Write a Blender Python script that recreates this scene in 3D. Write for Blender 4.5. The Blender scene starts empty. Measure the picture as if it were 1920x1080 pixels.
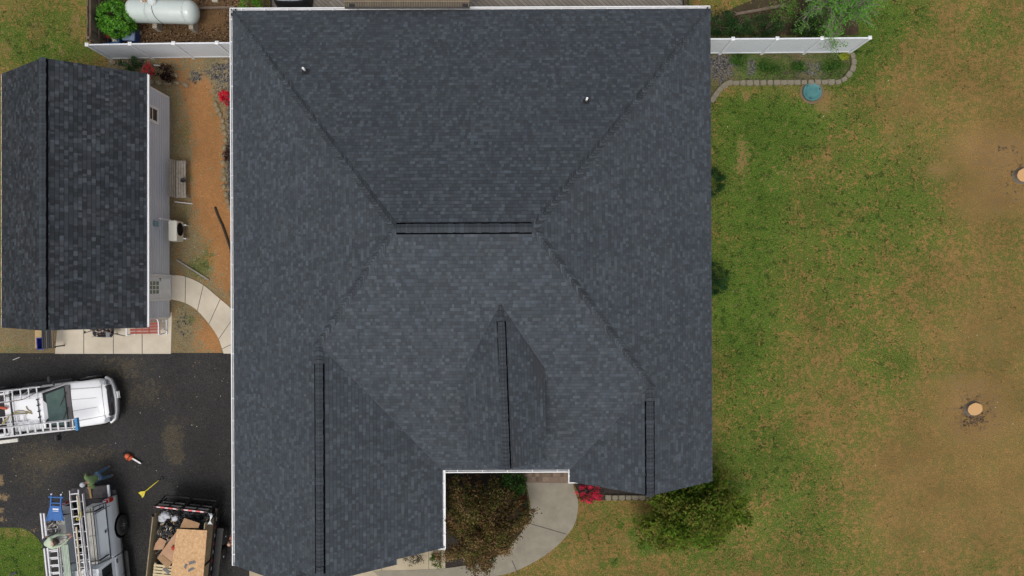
import bpy, bmesh, math, random
import numpy as np
from mathutils import Vector, Matrix, noise as mnoise
R = math.radians
random.seed(7)
scene = bpy.context.scene
col = scene.collection
# ------------------------------------------------------------------ camera, sky, sun, exposure
HC = 30.5                      # drone height above the ground, metres
FPX = 1280.0                   # focal length in pixels of the 1920 px wide photograph
cam_d = bpy.data.cameras.new('camera'); cam = bpy.data.objects.new('camera', cam_d); col.objects.link(cam)
cam.location = (0, 0, HC); cam.rotation_euler = (0, 0, 0)
cam_d.sensor_width = 36.0; cam_d.lens = 36.0 * FPX / 1920.0
cam_d.clip_start = 0.5; cam_d.clip_end = 3000
scene.camera = cam
SUN_EL, SUN_AZ = 67, 190       # elevation, compass azimuth (0 = +Y, clockwise)
world = bpy.data.worlds.new('World'); scene.world = world; world.use_nodes = True
wn = world.node_tree; wn.nodes.clear()
sky = wn.nodes.new('ShaderNodeTexSky'); sky.sky_type = 'NISHITA'; sky.sun_disc = False
sky.sun_elevation = R(SUN_EL); sky.sun_rotation = R(SUN_AZ); sky.air_density = 1.0; sky.dust_density = 4.0; sky.ozone_density = 1.0
hs = wn.nodes.new('ShaderNodeHueSaturation'); hs.inputs['Saturation'].default_value = 0.38
bgn = wn.nodes.new('ShaderNodeBackground'); bgn.inputs['Strength'].default_value = 0.15
wo = wn.nodes.new('ShaderNodeOutputWorld')
wn.links.new(sky.outputs[0], hs.inputs['Color']); wn.links.new(hs.outputs[0], bgn.inputs[0]); wn.links.new(bgn.outputs[0], wo.inputs[0])
sun_d = bpy.data.lights.new('sun', 'SUN'); sun = bpy.data.objects.new('sun', sun_d); col.objects.link(sun)
sun_d.energy = 1.0; sun_d.angle = R(28); sun_d.color = (1.0, 0.96, 0.9)
sd = Vector((math.sin(R(SUN_AZ)) * math.cos(R(SUN_EL)), math.cos(R(SUN_AZ)) * math.cos(R(SUN_EL)), math.sin(R(SUN_EL))))
sun.rotation_euler = sd.to_track_quat('Z', 'Y').to_euler(); sun.location = (0, 0, 60)
scene.view_settings.view_transform = 'Standard'; scene.view_settings.look = 'None'
scene.view_settings.gamma = 1.0; scene.view_settings.exposure = 0.0
scene.render.engine = 'CYCLES'

# ------------------------------------------------------------------ helpers
def P(px, py, z=0.0):
    """world point at height z seen at photo pixel (px, py); used to take measurements off the photo"""
    k = (HC - z) / FPX
    return Vector(((px - 960) * k, (540 - py) * k, z))

def tag(o, label=None, cat=None, group=None, kind=None):
    if label: o['label'] = label
    if cat: o['category'] = cat
    if group: o['group'] = group
    if kind: o['kind'] = kind
    return o

def empty(name, loc=(0, 0, 0), rz=0, label=None, cat=None, group=None):
    o = bpy.data.objects.new(name, None); col.objects.link(o)
    o.location = loc; o.rotation_euler = (0, 0, rz); o.empty_display_size = 0.2
    return tag(o, label, cat, group)

def copy_tree(o, parent=None):
    c = o.copy(); col.objects.link(c); c.parent = parent
    if parent is not None: c.matrix_parent_inverse = o.matrix_parent_inverse.copy()
    for ch in list(o.children): copy_tree(ch, c)
    return c

class MB:
    def __init__(s): s.v = []; s.f = []; s.c = []; s.sm = []
    def add(s, vs, fs, c=(1, 1, 1), sm=False):
        b = len(s.v); s.v += [tuple(p) for p in vs]
        for f in fs: s.f.append([b + i for i in f]); s.c.append(c); s.sm.append(sm)
        return s
    def quad(s, a, b, c_, d, c=(1, 1, 1)): return s.add([a, b, c_, d], [(0, 1, 2, 3)], c)
    def poly(s, pts, c=(1, 1, 1)): return s.add(pts, [tuple(range(len(pts)))], c)
    def box(s, x0, x1, y0, y1, z0, z1, c=(1, 1, 1), rz=0, o=None, bev=0):
        if bev and min(x1 - x0, y1 - y0, z1 - z0) > 2.2 * bev:
            bm = bmesh.new(); bmesh.ops.create_cube(bm, size=1)
            for v in bm.verts:
                v.co = Vector(((x0 + x1) / 2 + v.co.x * (x1 - x0), (y0 + y1) / 2 + v.co.y * (y1 - y0), (z0 + z1) / 2 + v.co.z * (z1 - z0)))
            bmesh.ops.bevel(bm, geom=bm.edges[:], offset=bev, segments=2, affect='EDGES')
            vs = [v.co.copy() for v in bm.verts]; fs = [[v.index for v in f.verts] for f in bm.faces]; bm.free()
        else:
            vs = [Vector((x, y, z)) for z in (z0, z1) for y in (y0, y1) for x in (x0, x1)]
            fs = [(0, 2, 3, 1), (4, 5, 7, 6), (0, 1, 5, 4), (2, 6, 7, 3), (0, 4, 6, 2), (1, 3, 7, 5)]
        if rz or o is not None:
            m = Matrix.Rotation(rz, 4, 'Z'); oo = Vector(o) if o is not None else Vector((0, 0, 0))
            vs = [m @ p + oo for p in vs]
        return s.add(vs, fs, c)
    def bar(s, a, b, w, h, c=(1, 1, 1), up=(0, 0, 1)):
        a = Vector(a); b = Vector(b); d = (b - a).normalized(); u = Vector(up)
        sd_ = d.cross(u)
        if sd_.length < 1e-4: sd_ = d.cross(Vector((1, 0, 0)))
        sd_.normalize(); u = sd_.cross(d).normalized()
        vs = [p + sd_ * (i * w / 2) + u * (j * h / 2) for p in (a, b) for i, j in ((-1, -1), (1, -1), (1, 1), (-1, 1))]
        return s.add(vs, [(0, 3, 2, 1), (4, 5, 6, 7), (0, 1, 5, 4), (1, 2, 6, 5), (2, 3, 7, 6), (3, 0, 4, 7)], c)
    def tube(s, pts, r, n=8, c=(1, 1, 1), caps=True):
        pts = [Vector(p) for p in pts]; rs = r if isinstance(r, (list, tuple)) else [r] * len(pts)
        vs = []; prev = None
        for i, p in enumerate(pts):
            d = (pts[min(i + 1, len(pts) - 1)] - pts[max(i - 1, 0)])
            d = d.normalized() if d.length > 1e-9 else Vector((0, 0, 1))
            if prev is None:
                a = d.cross(Vector((0, 0, 1)));
                if a.length < 1e-3: a = d.cross(Vector((1, 0, 0)))
            else: a = prev - d * prev.dot(d)
            if a.length < 1e-6: a = Vector((1, 0, 0))
            a.normalize(); prev = a; b = d.cross(a)
            for k in range(n):
                t = 2 * math.pi * k / n; vs.append(p + (a * math.cos(t) + b * math.sin(t)) * rs[i])
        fs = [(i * n + k, i * n + (k + 1) % n, (i + 1) * n + (k + 1) % n, (i + 1) * n + k) for i in range(len(pts) - 1) for k in range(n)]
        if caps: fs += [tuple(range(n - 1, -1, -1)), tuple((len(pts) - 1) * n + k for k in range(n))]
        return s.add(vs, fs, c, True)
    def lathe(s, o, prof, n=24, c=(1, 1, 1), axis='Z', sx=1, sy=1):
        o = Vector(o); vs = []
        for (r, h) in prof:
            for k in range(n):
                t = 2 * math.pi * k / n; a, b = r * math.cos(t) * sx, r * math.sin(t) * sy
                vs.append(o + (Vector((a, b, h)) if axis == 'Z' else Vector((h, a, b)) if axis == 'X' else Vector((a, h, b))))
        fs = [(i * n + k, i * n + (k + 1) % n, (i + 1) * n + (k + 1) % n, (i + 1) * n + k) for i in range(len(prof) - 1) for k in range(n)]
        if prof[0][0] > 1e-6: fs.append(tuple(range(n - 1, -1, -1)))
        if prof[-1][0] > 1e-6: fs.append(tuple((len(prof) - 1) * n + k for k in range(n)))
        return s.add(vs, fs, c, True)
    def prism(s, poly, z0, z1, c=(1, 1, 1)):
        n = len(poly); vs = [(p[0], p[1], z0) for p in poly] + [(p[0], p[1], z1) for p in poly]
        return s.add(vs, [tuple(range(n - 1, -1, -1)), tuple(range(n, 2 * n))] + [(i, (i + 1) % n, n + (i + 1) % n, n + i) for i in range(n)], c)
    def loft(s, rings, c=(1, 1, 1), sm=True, close=True, caps=True):
        n = len(rings[0]); vs = [p for r in rings for p in r]
        fs = [(i * n + k, i * n + (k + 1) % n, (i + 1) * n + (k + 1) % n, (i + 1) * n + k) for i in range(len(rings) - 1) for k in range(n if close else n - 1)]
        s.add(vs, fs, c, sm)
        if caps: s.add(rings[0], [tuple(range(n - 1, -1, -1))], c); s.add(rings[-1], [tuple(range(n))], c)
        return s
    def blob(s, o, r, c=(1, 1, 1), sub=2, amp=0.15, seed=0, fr=1.5):
        bm = bmesh.new(); bmesh.ops.create_icosphere(bm, subdivisions=sub, radius=1); o = Vector(o)
        vs = []
        for v in bm.verts:
            d = v.co.normalized(); k = 1 + amp * mnoise.noise(d * fr + Vector((seed * 3.1, seed, 0)))
            vs.append(o + Vector((d.x * r[0] * k, d.y * r[1] * k, d.z * r[2] * k)))
        fs = [[v.index for v in f.verts] for f in bm.faces]; bm.free()
        return s.add(vs, fs, c, True)
    def build(s, name, m, parent=None, label=None, loc=None, rz=0):
        me = bpy.data.meshes.new(name); me.from_pydata(s.v, [], s.f); me.validate(verbose=False)
        if len(me.polygons) == len(s.f):
            ca = me.color_attributes.new('Col', 'FLOAT_COLOR', 'CORNER')
            arr = np.ones((len(me.loops), 4), dtype=np.float32)
            tot = np.array([len(f) for f in s.f]); arr[:, :3] = np.repeat(np.array(s.c, dtype=np.float32)[:, :3], tot, axis=0)
            ca.data.foreach_set('color', arr.ravel())
            me.polygons.foreach_set('use_smooth', np.array(s.sm, dtype=bool))
        me.materials.append(m); o = bpy.data.objects.new(name, me); col.objects.link(o)
        if parent is not None: o.parent = parent
        if loc is not None: o.location = loc
        o.rotation_euler[2] = rz
        if label: o['label'] = label
        return o

_mats = {}
def M(name, c, c2=None, scale=6.0, rough=0.75, bump=0.0, bscale=60.0, metal=0.0, attr=False, var=0.18, coat=0, spec=None, trans=0.0, detail=6):
    if name in _mats: return _mats[name]
    m = bpy.data.materials.new(name); m.use_nodes = True; nt = m.node_tree; N = nt.nodes; L = nt.links
    b = N['Principled BSDF']; b.inputs['Roughness'].default_value = rough; b.inputs['Metallic'].default_value = metal
    if coat: b.inputs['Coat Weight'].default_value = coat; b.inputs['Coat Roughness'].default_value = 0.08
    if spec is not None: b.inputs['Specular IOR Level'].default_value = spec
    tc = N.new('ShaderNodeTexCoord'); no = N.new('ShaderNodeTexNoise'); no.inputs['Scale'].default_value = scale; no.inputs['Detail'].default_value = detail
    no.inputs['Roughness'].default_value = 0.65
    L.new(tc.outputs['Object'], no.inputs['Vector'])
    mx = N.new('ShaderNodeMix'); mx.data_type = 'RGBA'
    cc2 = c2 if c2 else tuple(x * (1 + var) for x in c); cc1 = c if c2 else tuple(x * (1 - var) for x in c)
    mx.inputs[6].default_value = (*cc1, 1); mx.inputs[7].default_value = (*cc2, 1)
    mr = N.new('ShaderNodeMapRange'); mr.inputs[1].default_value = 0.3; mr.inputs[2].default_value = 0.7
    L.new(no.outputs[0], mr.inputs[0]); L.new(mr.outputs[0], mx.inputs[0]); out = mx.outputs[2]
    if attr:
        at = N.new('ShaderNodeAttribute'); at.attribute_name = 'Col'
        mm = N.new('ShaderNodeMix'); mm.data_type = 'RGBA'; mm.blend_type = 'MULTIPLY'; mm.inputs[0].default_value = 1
        L.new(out, mm.inputs[6]); L.new(at.outputs['Color'], mm.inputs[7]); out = mm.outputs[2]
    L.new(out, b.inputs['Base Color'])
    if bump:
        n2 = N.new('ShaderNodeTexNoise'); n2.inputs['Scale'].default_value = bscale; n2.inputs['Detail'].default_value = 4
        L.new(tc.outputs['Object'], n2.inputs['Vector'])
        bp = N.new('ShaderNodeBump'); bp.inputs['Strength'].default_value = bump; bp.inputs['Distance'].default_value = 0.02
        L.new(n2.outputs[0], bp.inputs['Height']); L.new(bp.outputs[0], b.inputs['Normal'])
    if trans: b.inputs['Transmission Weight'].default_value = trans
    _mats[name] = m; return m

white_vinyl = M('white_vinyl', (0.72, 0.74, 0.76), scale=1.5, var=0.05, rough=0.45)
gutter_white = M('gutter_white', (0.8, 0.8, 0.8), scale=3, var=0.04, rough=0.4)
siding_grey = M('siding_grey', (0.38, 0.4, 0.44), scale=1.2, var=0.06, rough=0.6)
white_trim = M('white_trim', (0.74, 0.74, 0.75), scale=4, var=0.04, rough=0.5)
black_metal = M('black_metal', (0.012, 0.012, 0.013), scale=8, var=0.3, rough=0.5)
black_plastic = M('black_plastic', (0.02, 0.02, 0.022), scale=8, var=0.25, rough=0.55)
glass_dark = M('glass_dark', (0.03, 0.035, 0.035), scale=2, var=0.4, rough=0.08)
concrete_m = M('concrete', (0.46, 0.4, 0.31), (0.6, 0.53, 0.42), scale=0.9, rough=0.9, bump=0.25, bscale=45)
aluminium = M('aluminium', (0.5, 0.49, 0.5), (0.68, 0.67, 0.68), scale=7, rough=0.45, metal=0.35)
wood_brown = M('weathered_wood', (0.11, 0.075, 0.05), (0.2, 0.15, 0.11), scale=5, rough=0.85, bump=0.3)
bark = M('bark', (0.1, 0.08, 0.06), (0.2, 0.17, 0.13), scale=14, rough=0.9, bump=0.5)
tyre = M('tyre_rubber', (0.018, 0.017, 0.016), (0.035, 0.033, 0.03), scale=20, rough=0.85)

def _unused_leafmat(name, c, c2, rough=0.6):
    return M(name, c, c2, scale=2.5, rough=rough, attr=True)

# ---- ground sheets: the mask attribute says what grows or lies where (R green grass, G bare soil, B gravel)
def ground_material(name, dry, green, soil, dark, gravel=((0.09, 0.085, 0.085), (0.25, 0.24, 0.235)), fine=28.0, gcell=22.0, mulch=None):
    m = bpy.data.materials.new(name); m.use_nodes = True; nt = m.node_tree; N = nt.nodes; L = nt.links
    b = N['Principled BSDF']; b.inputs['Roughness'].default_value = 0.95; b.inputs['Specular IOR Level'].default_value = 0.15
    tc = N.new('ShaderNodeTexCoord'); at = N.new('ShaderNodeAttribute'); at.attribute_name = 'mask'
    sp = N.new('ShaderNodeSeparateColor'); L.new(at.outputs['Color'], sp.inputs[0])
    def noise(s, d=5, r=0.6, dist=0.0):
        n = N.new('ShaderNodeTexNoise'); n.inputs['Scale'].default_value = s; n.inputs['Detail'].default_value = d; n.inputs['Roughness'].default_value = r
        n.inputs['Distortion'].default_value = dist
        L.new(tc.outputs['Object'], n.inputs['Vector'])
        r_ = N.new('ShaderNodeMapRange'); r_.inputs[1].default_value = 0.33; r_.inputs[2].default_value = 0.67; L.new(n.outputs[0], r_.inputs[0])
        return r_.outputs[0]
    def rng(x, a, b_, c=0, d=1):
        n = N.new('ShaderNodeMapRange'); n.inputs[1].default_value = a; n.inputs[2].default_value = b_; n.inputs[3].default_value = c; n.inputs[4].default_value = d
        L.new(x, n.inputs[0]); return n.outputs[0]
    def math_(op, x, y):
        n = N.new('ShaderNodeMath'); n.operation = op
        for i, q in enumerate((x, y)):
            if isinstance(q, (int, float)): n.inputs[i].default_value = q
            else: L.new(q, n.inputs[i])
        return n.outputs[0]
    def mix(f, a, b_, mode='MIX'):
        n = N.new('ShaderNodeMix'); n.data_type = 'RGBA'; n.blend_type = mode
        for i, q in ((0, f), (6, a), (7, b_)):
            if isinstance(q, tuple): n.inputs[i].default_value = (*q, 1)
            elif isinstance(q, (int, float)): n.inputs[i].default_value = q
            else: L.new(q, n.inputs[i])
        return n.outputs[2]
    big = noise(0.35, 3); mid = noise(1.1, 5, 0.65, 0.3); mid2 = noise(4.2, 5, 0.7, 0.2); fin2 = noise(11, 4, 0.7); fin = noise(fine, 3, 0.7)
    sub = lambda x, k: math_('MULTIPLY', math_('SUBTRACT', x, 0.5), k)
    # green amount = mask + noises
    g = math_('ADD', sp.outputs[0], sub(mid, 0.6)); g = math_('ADD', g, sub(mid2, 0.95)); g = math_('ADD', g, sub(fin2, 0.8)); g = math_('ADD', g, sub(fin, 0.5))
    gf = rng(g, 0.2, 0.72)
    tan = mix(math_('ADD', math_('MULTIPLY', mid2, .55), math_('MULTIPLY', fin2, .5)), tuple(x * 1.15 for x in dry), tuple(x * y for x, y in zip(dry, (0.5, 0.58, 0.6))))
    grn = mix(mid, green, tuple(x * y for x, y in zip(green, (1.5, 1.2, 1.5))))
    c = mix(gf, tan, grn)
    # straw and dark blades
    c = mix(math_('MULTIPLY', rng(fin, 0.5, 1.0), 0.75), c, tuple(min(1, x * 1.45) for x in dry))
    c = mix(math_('MULTIPLY', rng(fin, 0.5, 0.05), 0.8), c, tuple(x * 0.4 for x in green))
    # tufts of darker weeds
    tf = math_('ADD', math_('MULTIPLY', noise(3.1, 5, 0.7, 0.5), 0.55), math_('MULTIPLY', fin2, 0.45))
    tf = math_('ADD', tf, rng(sp.outputs[0], 0.1, 0.8, 0.0, 0.2))
    c = mix(math_('MULTIPLY', rng(tf, 0.75, 0.9), 0.75), c, dark)
    # bare soil
    so = math_('ADD', sp.outputs[1], sub(mid, 0.3)); so = math_('ADD', so, sub(mid2, 0.85)); so = math_('ADD', so, sub(fin2, 0.75))
    sf = math_('MULTIPLY', rng(so, 0.38, 0.6), 0.92)
    sc = mix(fin, tuple(x * 0.6 for x in soil), tuple(x * 1.25 for x in soil))
    sc = mix(math_('MULTIPLY', rng(fin2, .45, .1), 0.55), sc, tuple(x * 0.45 for x in soil)); sc = mix(math_('MULTIPLY', mid2, 0.7), sc, tuple(x * y for x, y in zip(soil, (0.6, 0.72, 0.85))))
    c = mix(sf, c, sc)
    # gravel
    vo = N.new('ShaderNodeTexVoronoi'); vo.inputs['Scale'].default_value = gcell; L.new(tc.outputs['Object'], vo.inputs['Vector'])
    sv = N.new('ShaderNodeSeparateColor'); L.new(vo.outputs['Color'], sv.inputs[0])
    gc = mix(sv.outputs[0], gravel[0], gravel[1]); gc = mix(rng(vo.outputs['Distance'], 0.35, 0.75), gc, tuple(x * 0.45 for x in gravel[0]))
    if mulch: gc = mix(rng(sv.outputs[1], 0.6, 0.62), gc, mulch)
    gr = math_('ADD', sp.outputs[2], sub(fin2, 0.5)); gr = math_('ADD', gr, sub(mid2, 0.55))
    c = mix(rng(gr, 0.42, 0.58), c, gc)
    c = mix(1.0, c, mix(big, (0.86, 0.86, 0.86), (1.12, 1.12, 1.12)), 'MULTIPLY')
    L.new(c, b.inputs['Base Color'])
    bp = N.new('ShaderNodeBump'); bp.inputs['Strength'].default_value = 0.7; bp.inputs['Distance'].default_value = 0.04
    L.new(math_('ADD', fin, math_('MULTIPLY', fin2, 1.5)), bp.inputs['Height']); L.new(bp.outputs[0], b.inputs['Normal'])
    return m

def sheet(name, xs, ys, z, m, maskfn, inside=None, kind='structure', hfn=None):
    """a grid sheet; maskfn(X, Y) -> (r, g, b) arrays; inside(X, Y) keeps cells"""
    X, Y = np.meshgrid(xs, ys); nx, ny = len(xs), len(ys)
    Z = np.full_like(X, z)
    if hfn is not None: Z = Z + hfn(X, Y)
    co = np.stack([X, Y, Z], -1).reshape(-1, 3)
    idx = np.arange(nx * ny).reshape(ny, nx)
    F = np.stack([idx[:-1, :-1], idx[:-1, 1:], idx[1:, 1:], idx[1:, :-1]], -1).reshape(-1, 4)
    poly = inside
    if poly is not None:
        inside = inpoly(poly)
        cx = (X[:-1, :-1] + X[1:, 1:]).ravel() / 2; cy = (Y[:-1, :-1] + Y[1:, 1:]).ravel() / 2
        F = F[inside(cx, cy)]
    if poly is not None:          # pull the ragged rim onto the true outline
        cnt = np.bincount(F.ravel(), minlength=nx * ny); rim = np.where((cnt > 0) & (cnt < 4))[0]
        pp = np.array([p[:2] for p in poly]); qq = np.roll(pp, -1, axis=0); dd = qq - pp; ll = (dd ** 2).sum(1)
        for i in rim:
            p = co[i, :2]; t = np.clip(((p - pp) * dd).sum(1) / ll, 0, 1); near = pp + dd * t[:, None]
            k = ((near - p) ** 2).sum(1).argmin()
            if ((near[k] - p) ** 2).sum() < 0.06: co[i, :2] = near[k]
    used = np.unique(F); remap = np.full(nx * ny, -1); remap[used] = np.arange(len(used))
    me = bpy.data.meshes.new(name); me.from_pydata(co[used].tolist(), [], remap[F].tolist())
    at = me.attributes.new('mask', 'FLOAT_COLOR', 'POINT')
    r, g, b_ = maskfn(X, Y); arr = np.stack([r, g, b_, np.ones_like(r)], -1).reshape(-1, 4)[used].astype(np.float32)
    at.data.foreach_set('color', arr.ravel()); me.materials.append(m)
    o = bpy.data.objects.new(name, me); col.objects.link(o); tag(o, kind=kind); return o

def inpoly(poly):
    def f(x, y):
        x = np.asarray(x); y = np.asarray(y); r = np.zeros(x.shape, bool); n = len(poly)
        for i in range(n):
            x1, y1 = poly[i][:2]; x2, y2 = poly[(i + 1) % n][:2]
            if y1 == y2: continue
            c = ((y1 > y) != (y2 > y)) & (x < (x2 - x1) * (y - y1) / (y2 - y1) + x1); r ^= c
        return r
    return f

def blobs(lst, X, Y, base=0.0):
    """lst of (px, py, rx_px, ry_px, amount) measured on the ground"""
    v = np.full_like(X, base, dtype=float)
    for px, py, rx, ry, a in lst:
        c = P(px, py); k = HC / FPX
        d = ((X - c.x) / (rx * k)) ** 2 + ((Y - c.y) / (ry * k)) ** 2
        v += a * np.exp(-d ** 1.6)
    return v

def arc(cx, cy, r, a0, a1, n):
    return [(cx + r * math.cos(R(a0 + (a1 - a0) * i / n)), cy + r * math.sin(R(a0 + (a1 - a0) * i / n))) for i in range(n + 1)]

def smooth_path(pts, n=8):
    """Catmull-Rom through points"""
    pts = [Vector(p) for p in pts]; out = []
    for i in range(len(pts) - 1):
        p0 = pts[max(i - 1, 0)]; p1 = pts[i]; p2 = pts[i + 1]; p3 = pts[min(i + 2, len(pts) - 1)]
        for k in range(n):
            t = k / n
            out.append(0.5 * ((2 * p1) + (p2 - p0) * t + (2 * p0 - 5 * p1 + 4 * p2 - p3) * t * t + (3 * p1 - p0 - 3 * p2 + p3) * t ** 3))
    out.append(pts[-1]); return out

# ------------------------------------------------------------------ the ground
lawn_m = ground_material('lawn_grass', (0.35, 0.205, 0.072), (0.034, 0.135, 0.008), (0.38, 0.225, 0.09), (0.014, 0.045, 0.006), gravel=((.13, .085, .05), (.24, .16, .095)), gcell=16)
xs = np.concatenate([[-600, -200, -80, -40], np.arange(-24, 24.01, 0.12), [40, 80, 200, 600]])
ys = np.concatenate([[-600, -200, -80, -30], np.arange(-14.4, 14.41, 0.12), [30, 80, 200, 600]])
def lawn_mask(X, Y):
    g = blobs([(1430, 205, 85, 40, .7), (1470, 250, 70, 50, .6), (1420, 270, 50, 50, .6), (1450, 340, 40, 50, .5), (1385, 590, 50, 90, .3), (1560, 150, 90, 30, .3), (1400, 330, 70, 90, .3), (1380, 480, 80, 200, .45), (1440, 430, 40, 60, .3), (1560, 210, 60, 40, .35), (1480, 520, 120, 150, .2), (1400, 760, 90, 160, .35), (1480, 920, 110, 110, .3),
               (1560, 1040, 110, 70, .2), (1340, 900, 60, 60, .3), (1180, 1000, 110, 50, .1), (1165, 985, 8, 8, .6), (1185, 1000, 8, 12, .6), (1210, 1030, 12, 12, .6), (1150, 1055, 10, 8, .6), (1130, 1062, 8, 8, .5), (1600, 60, 80, 90, .5), (1620, 330, 140, 120, .25), (1740, 360, 80, 120, .18),
               (1700, 30, 60, 40, .4), (1860, 60, 60, 50, .2), (1500, 50, 160, 80, .3), (1650, 560, 130, 160, .15),
               (60, 60, 120, 60, .45), (100, 110, 60, 30, .4), (20, 1040, 110, 60, .75), (40, 1070, 90, 40, .3), (1660, 680, 60, 60, .25), (1890, 400, 30, 60, .2), (1370, 250, 60, 60, .3),
               (1830, 900, 200, 140, -.2), (1800, 560, 140, 80, -.08), (1330, 1040, 100, 60, .25), (1880, 300, 120, 140, -.2), (1600, 420, 120, 120, .15)], X, Y, 0.33)
    s = blobs([(1870, 280, 75, 40, .4), (1780, 300, 80, 60, .18), (1860, 760, 120, 90, .2), (1700, 870, 60, 60, .15), (1660, 1000, 60, 60, .12), (1905, 340, 60, 70, .4), (1830, 380, 60, 40, .25), (1824, 775, 60, 55, .38), (1700, 200, 50, 40, .18), (1390, 300, 12, 45, .5), (1760, 320, 30, 14, .25),
               (1560, 190, 40, 25, .25), (1480, 175, 60, 20, .15), (1400, 180, 10, 10, .5), (1460, 330, 40, 30, .18), (1750, 640, 160, 30, .1), (1880, 620, 100, 60, .15), (1540, 190, 20, 30, .3), (1680, 260, 30, 20, .22),
               (70, 60, 20, 30, .28), (30, 20, 30, 25, .25), (140, 50, 14, 30, .35), (10, 90, 14, 20, .3), (110, 95, 20, 15, .3), (1170, 1010, 20, 14, .25), (1100, 1060, 30, 12, .15), (1880, 950, 160, 90, .1),
               (1330, 870, 20, 14, .2), (30, 1000, 60, 10, .3), (1345, 800, 12, 30, .15), (1800, 720, 120, 20, .12)], X, Y, 0.1)
    return g, s, blobs([(1832, 762, 40, 36, .36), (1795, 785, 50, 24, .24), (1850, 800, 50, 24, .24), (1905, 335, 42, 46, .36), (1880, 280, 40, 10, .4)], X, Y, 0.0)
sheet('lawn', xs, ys, 0.0, lawn_m, lawn_mask)

# bare yard between garage and house
yard_m = ground_material('yard_soil', (0.34, 0.26, 0.145), (0.09, 0.15, 0.03), (0.58, 0.265, 0.095), (0.05, 0.08, 0.02), fine=34, gcell=18)
yard_poly = [P(200, 108), P(452, 108), P(452, 662), P(60, 662), P(-60, 662), P(-60, 596), P(270, 596)]
def yard_mask(X, Y):
    g = blobs([(400, 200, 14, 30, .6), (375, 500, 26, 22, .9), (395, 470, 16, 30, .6), (360, 600, 12, 8, .8), (380, 430, 16, 30, .45), (350, 250, 10, 40, .5), (350, 400, 12, 14, .3), (330, 190, 14, 14, .4), (360, 330, 8, 16, .7), (20, 655, 40, 8, .5), (405, 230, 8, 40, .5)], X, Y, -0.05)
    s = blobs([(390, 300, 34, 130, .75), (370, 180, 30, 50, .55), (425, 470, 24, 90, .75), (380, 620, 30, 40, .45), (350, 150, 40, 26, .3), (400, 400, 30, 60, .4), (330, 560, 6, 100, .25), (300, 110, 60, 12, .3), (405, 640, 18, 25, .6)], X, Y, 0.22)
    b = blobs([(415, 135, 34, 28, .55), (365, 145, 16, 16, .55), (250, 118, 50, 12, .5), (433, 230, 7, 90, .9), (410, 180, 20, 24, .35), (433, 330, 8, 60, .8), (345, 610, 24, 34, .35)], X, Y, 0.05)
    return g, s - b * 0.7, b
sheet('soil', np.arange(-24, -10.8, 0.12), np.arange(-3.1, 10.4, 0.12), 0.004, yard_m, yard_mask, yard_poly)
# mulch yard round the gas tank
mulch_m = ground_material('leaf_mulch', (0.17, 0.1, 0.05), (0.1, 0.07, 0.03), (0.28, 0.15, 0.065), (0.05, 0.03, 0.02), gravel=((0.06, 0.035, 0.02), (0.38, 0.23, 0.12)), gcell=16)
mul_poly = [P(206, 107), P(470, 107), P(470, -60), P(196, -60)]
sheet('mulch', np.arange(-18.4, -10.6, 0.15), np.arange(10.2, 14.6, 0.15), 0.004, mulch_m,
      lambda X, Y: (np.zeros_like(X), 0.35 + blobs([(400, 50, 40, 30, .3)], X, Y), 0.52 + blobs([(380, 30, 40, 20, -.35)], X, Y)), mul_poly)
# planting bed at the right fence
bed_m = ground_material('planting_bed', (0.2, 0.15, 0.08), (0.06, 0.13, 0.018), (0.1, 0.065, 0.04), (0.025, 0.055, 0.012), gravel=((0.1, 0.095, 0.09), (0.28, 0.26, 0.24)), gcell=20)
bed_poly = [P(1318, 190), P(1318, 68), P(1596, 68), P(1598, 105), P(1598, 132), P(1588, 146), P(1570, 154), P(1360, 155), P(1345, 165), P(1334, 186)]
sheet('planting_bed', np.arange(8, 15.6, 0.12), np.arange(8.2, 11.6, 0.12), 0.004, bed_m,
      lambda X, Y: (blobs([(1440, 130, 60, 25, .75), (1560, 130, 40, 25, .8), (1400, 115, 30, 14, .6)], X, Y, 0.3), blobs([(1520, 140, 60, 14, .25)], X, Y, 0.15), blobs([(1350, 130, 30, 30, .6), (1410, 125, 12, 20, .6), (1520, 130, 40, 20, .45), (1350, 115, 50, 10, .3)], X, Y, 0.1)), bed_poly)
bed2_poly = [P(1318, 66), P(1610, 66), P(1610, -40), P(1500, -40), P(1318, 40)]
sheet('shade_bed', np.arange(8, 16, 0.15), np.arange(11.2, 14.3, 0.15), 0.004, bed_m,
      lambda X, Y: (blobs([(1400, 10, 60, 20, .8)], X, Y, 0.05), 0.75 + 0 * X, blobs([(1520, 25, 14, 14, .9)], X, Y, 0.1)), bed2_poly)
# dark bark bed in the front court
dark_mulch = M('dark_bark_mulch', (0.014, 0.01, 0.008), (0.045, 0.033, 0.026), scale=22, rough=0.95, bump=0.8, bscale=60)
mb = MB(); mb.prism([P(800, 870)[:2], P(990, 870)[:2], P(985, 900)[:2], P(992, 960)[:2], P(978, 1000)[:2], P(930, 1048)[:2], P(900, 1080)[:2], P(800, 1082)[:2], P(810, 1036)[:2], P(818, 1030)[:2]], -0.05, 0.012)
tag(mb.build('mulch_bed', dark_mulch), kind='structure')
mb = MB(); mb.prism([P(1062, 875)[:2], P(1345, 875)[:2], P(1330, 905)[:2], P(1230, 938)[:2], P(1090, 938)[:2]], -0.05, 0.012)
tag(mb.build('front_bed', dark_mulch), kind='structure')

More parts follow.
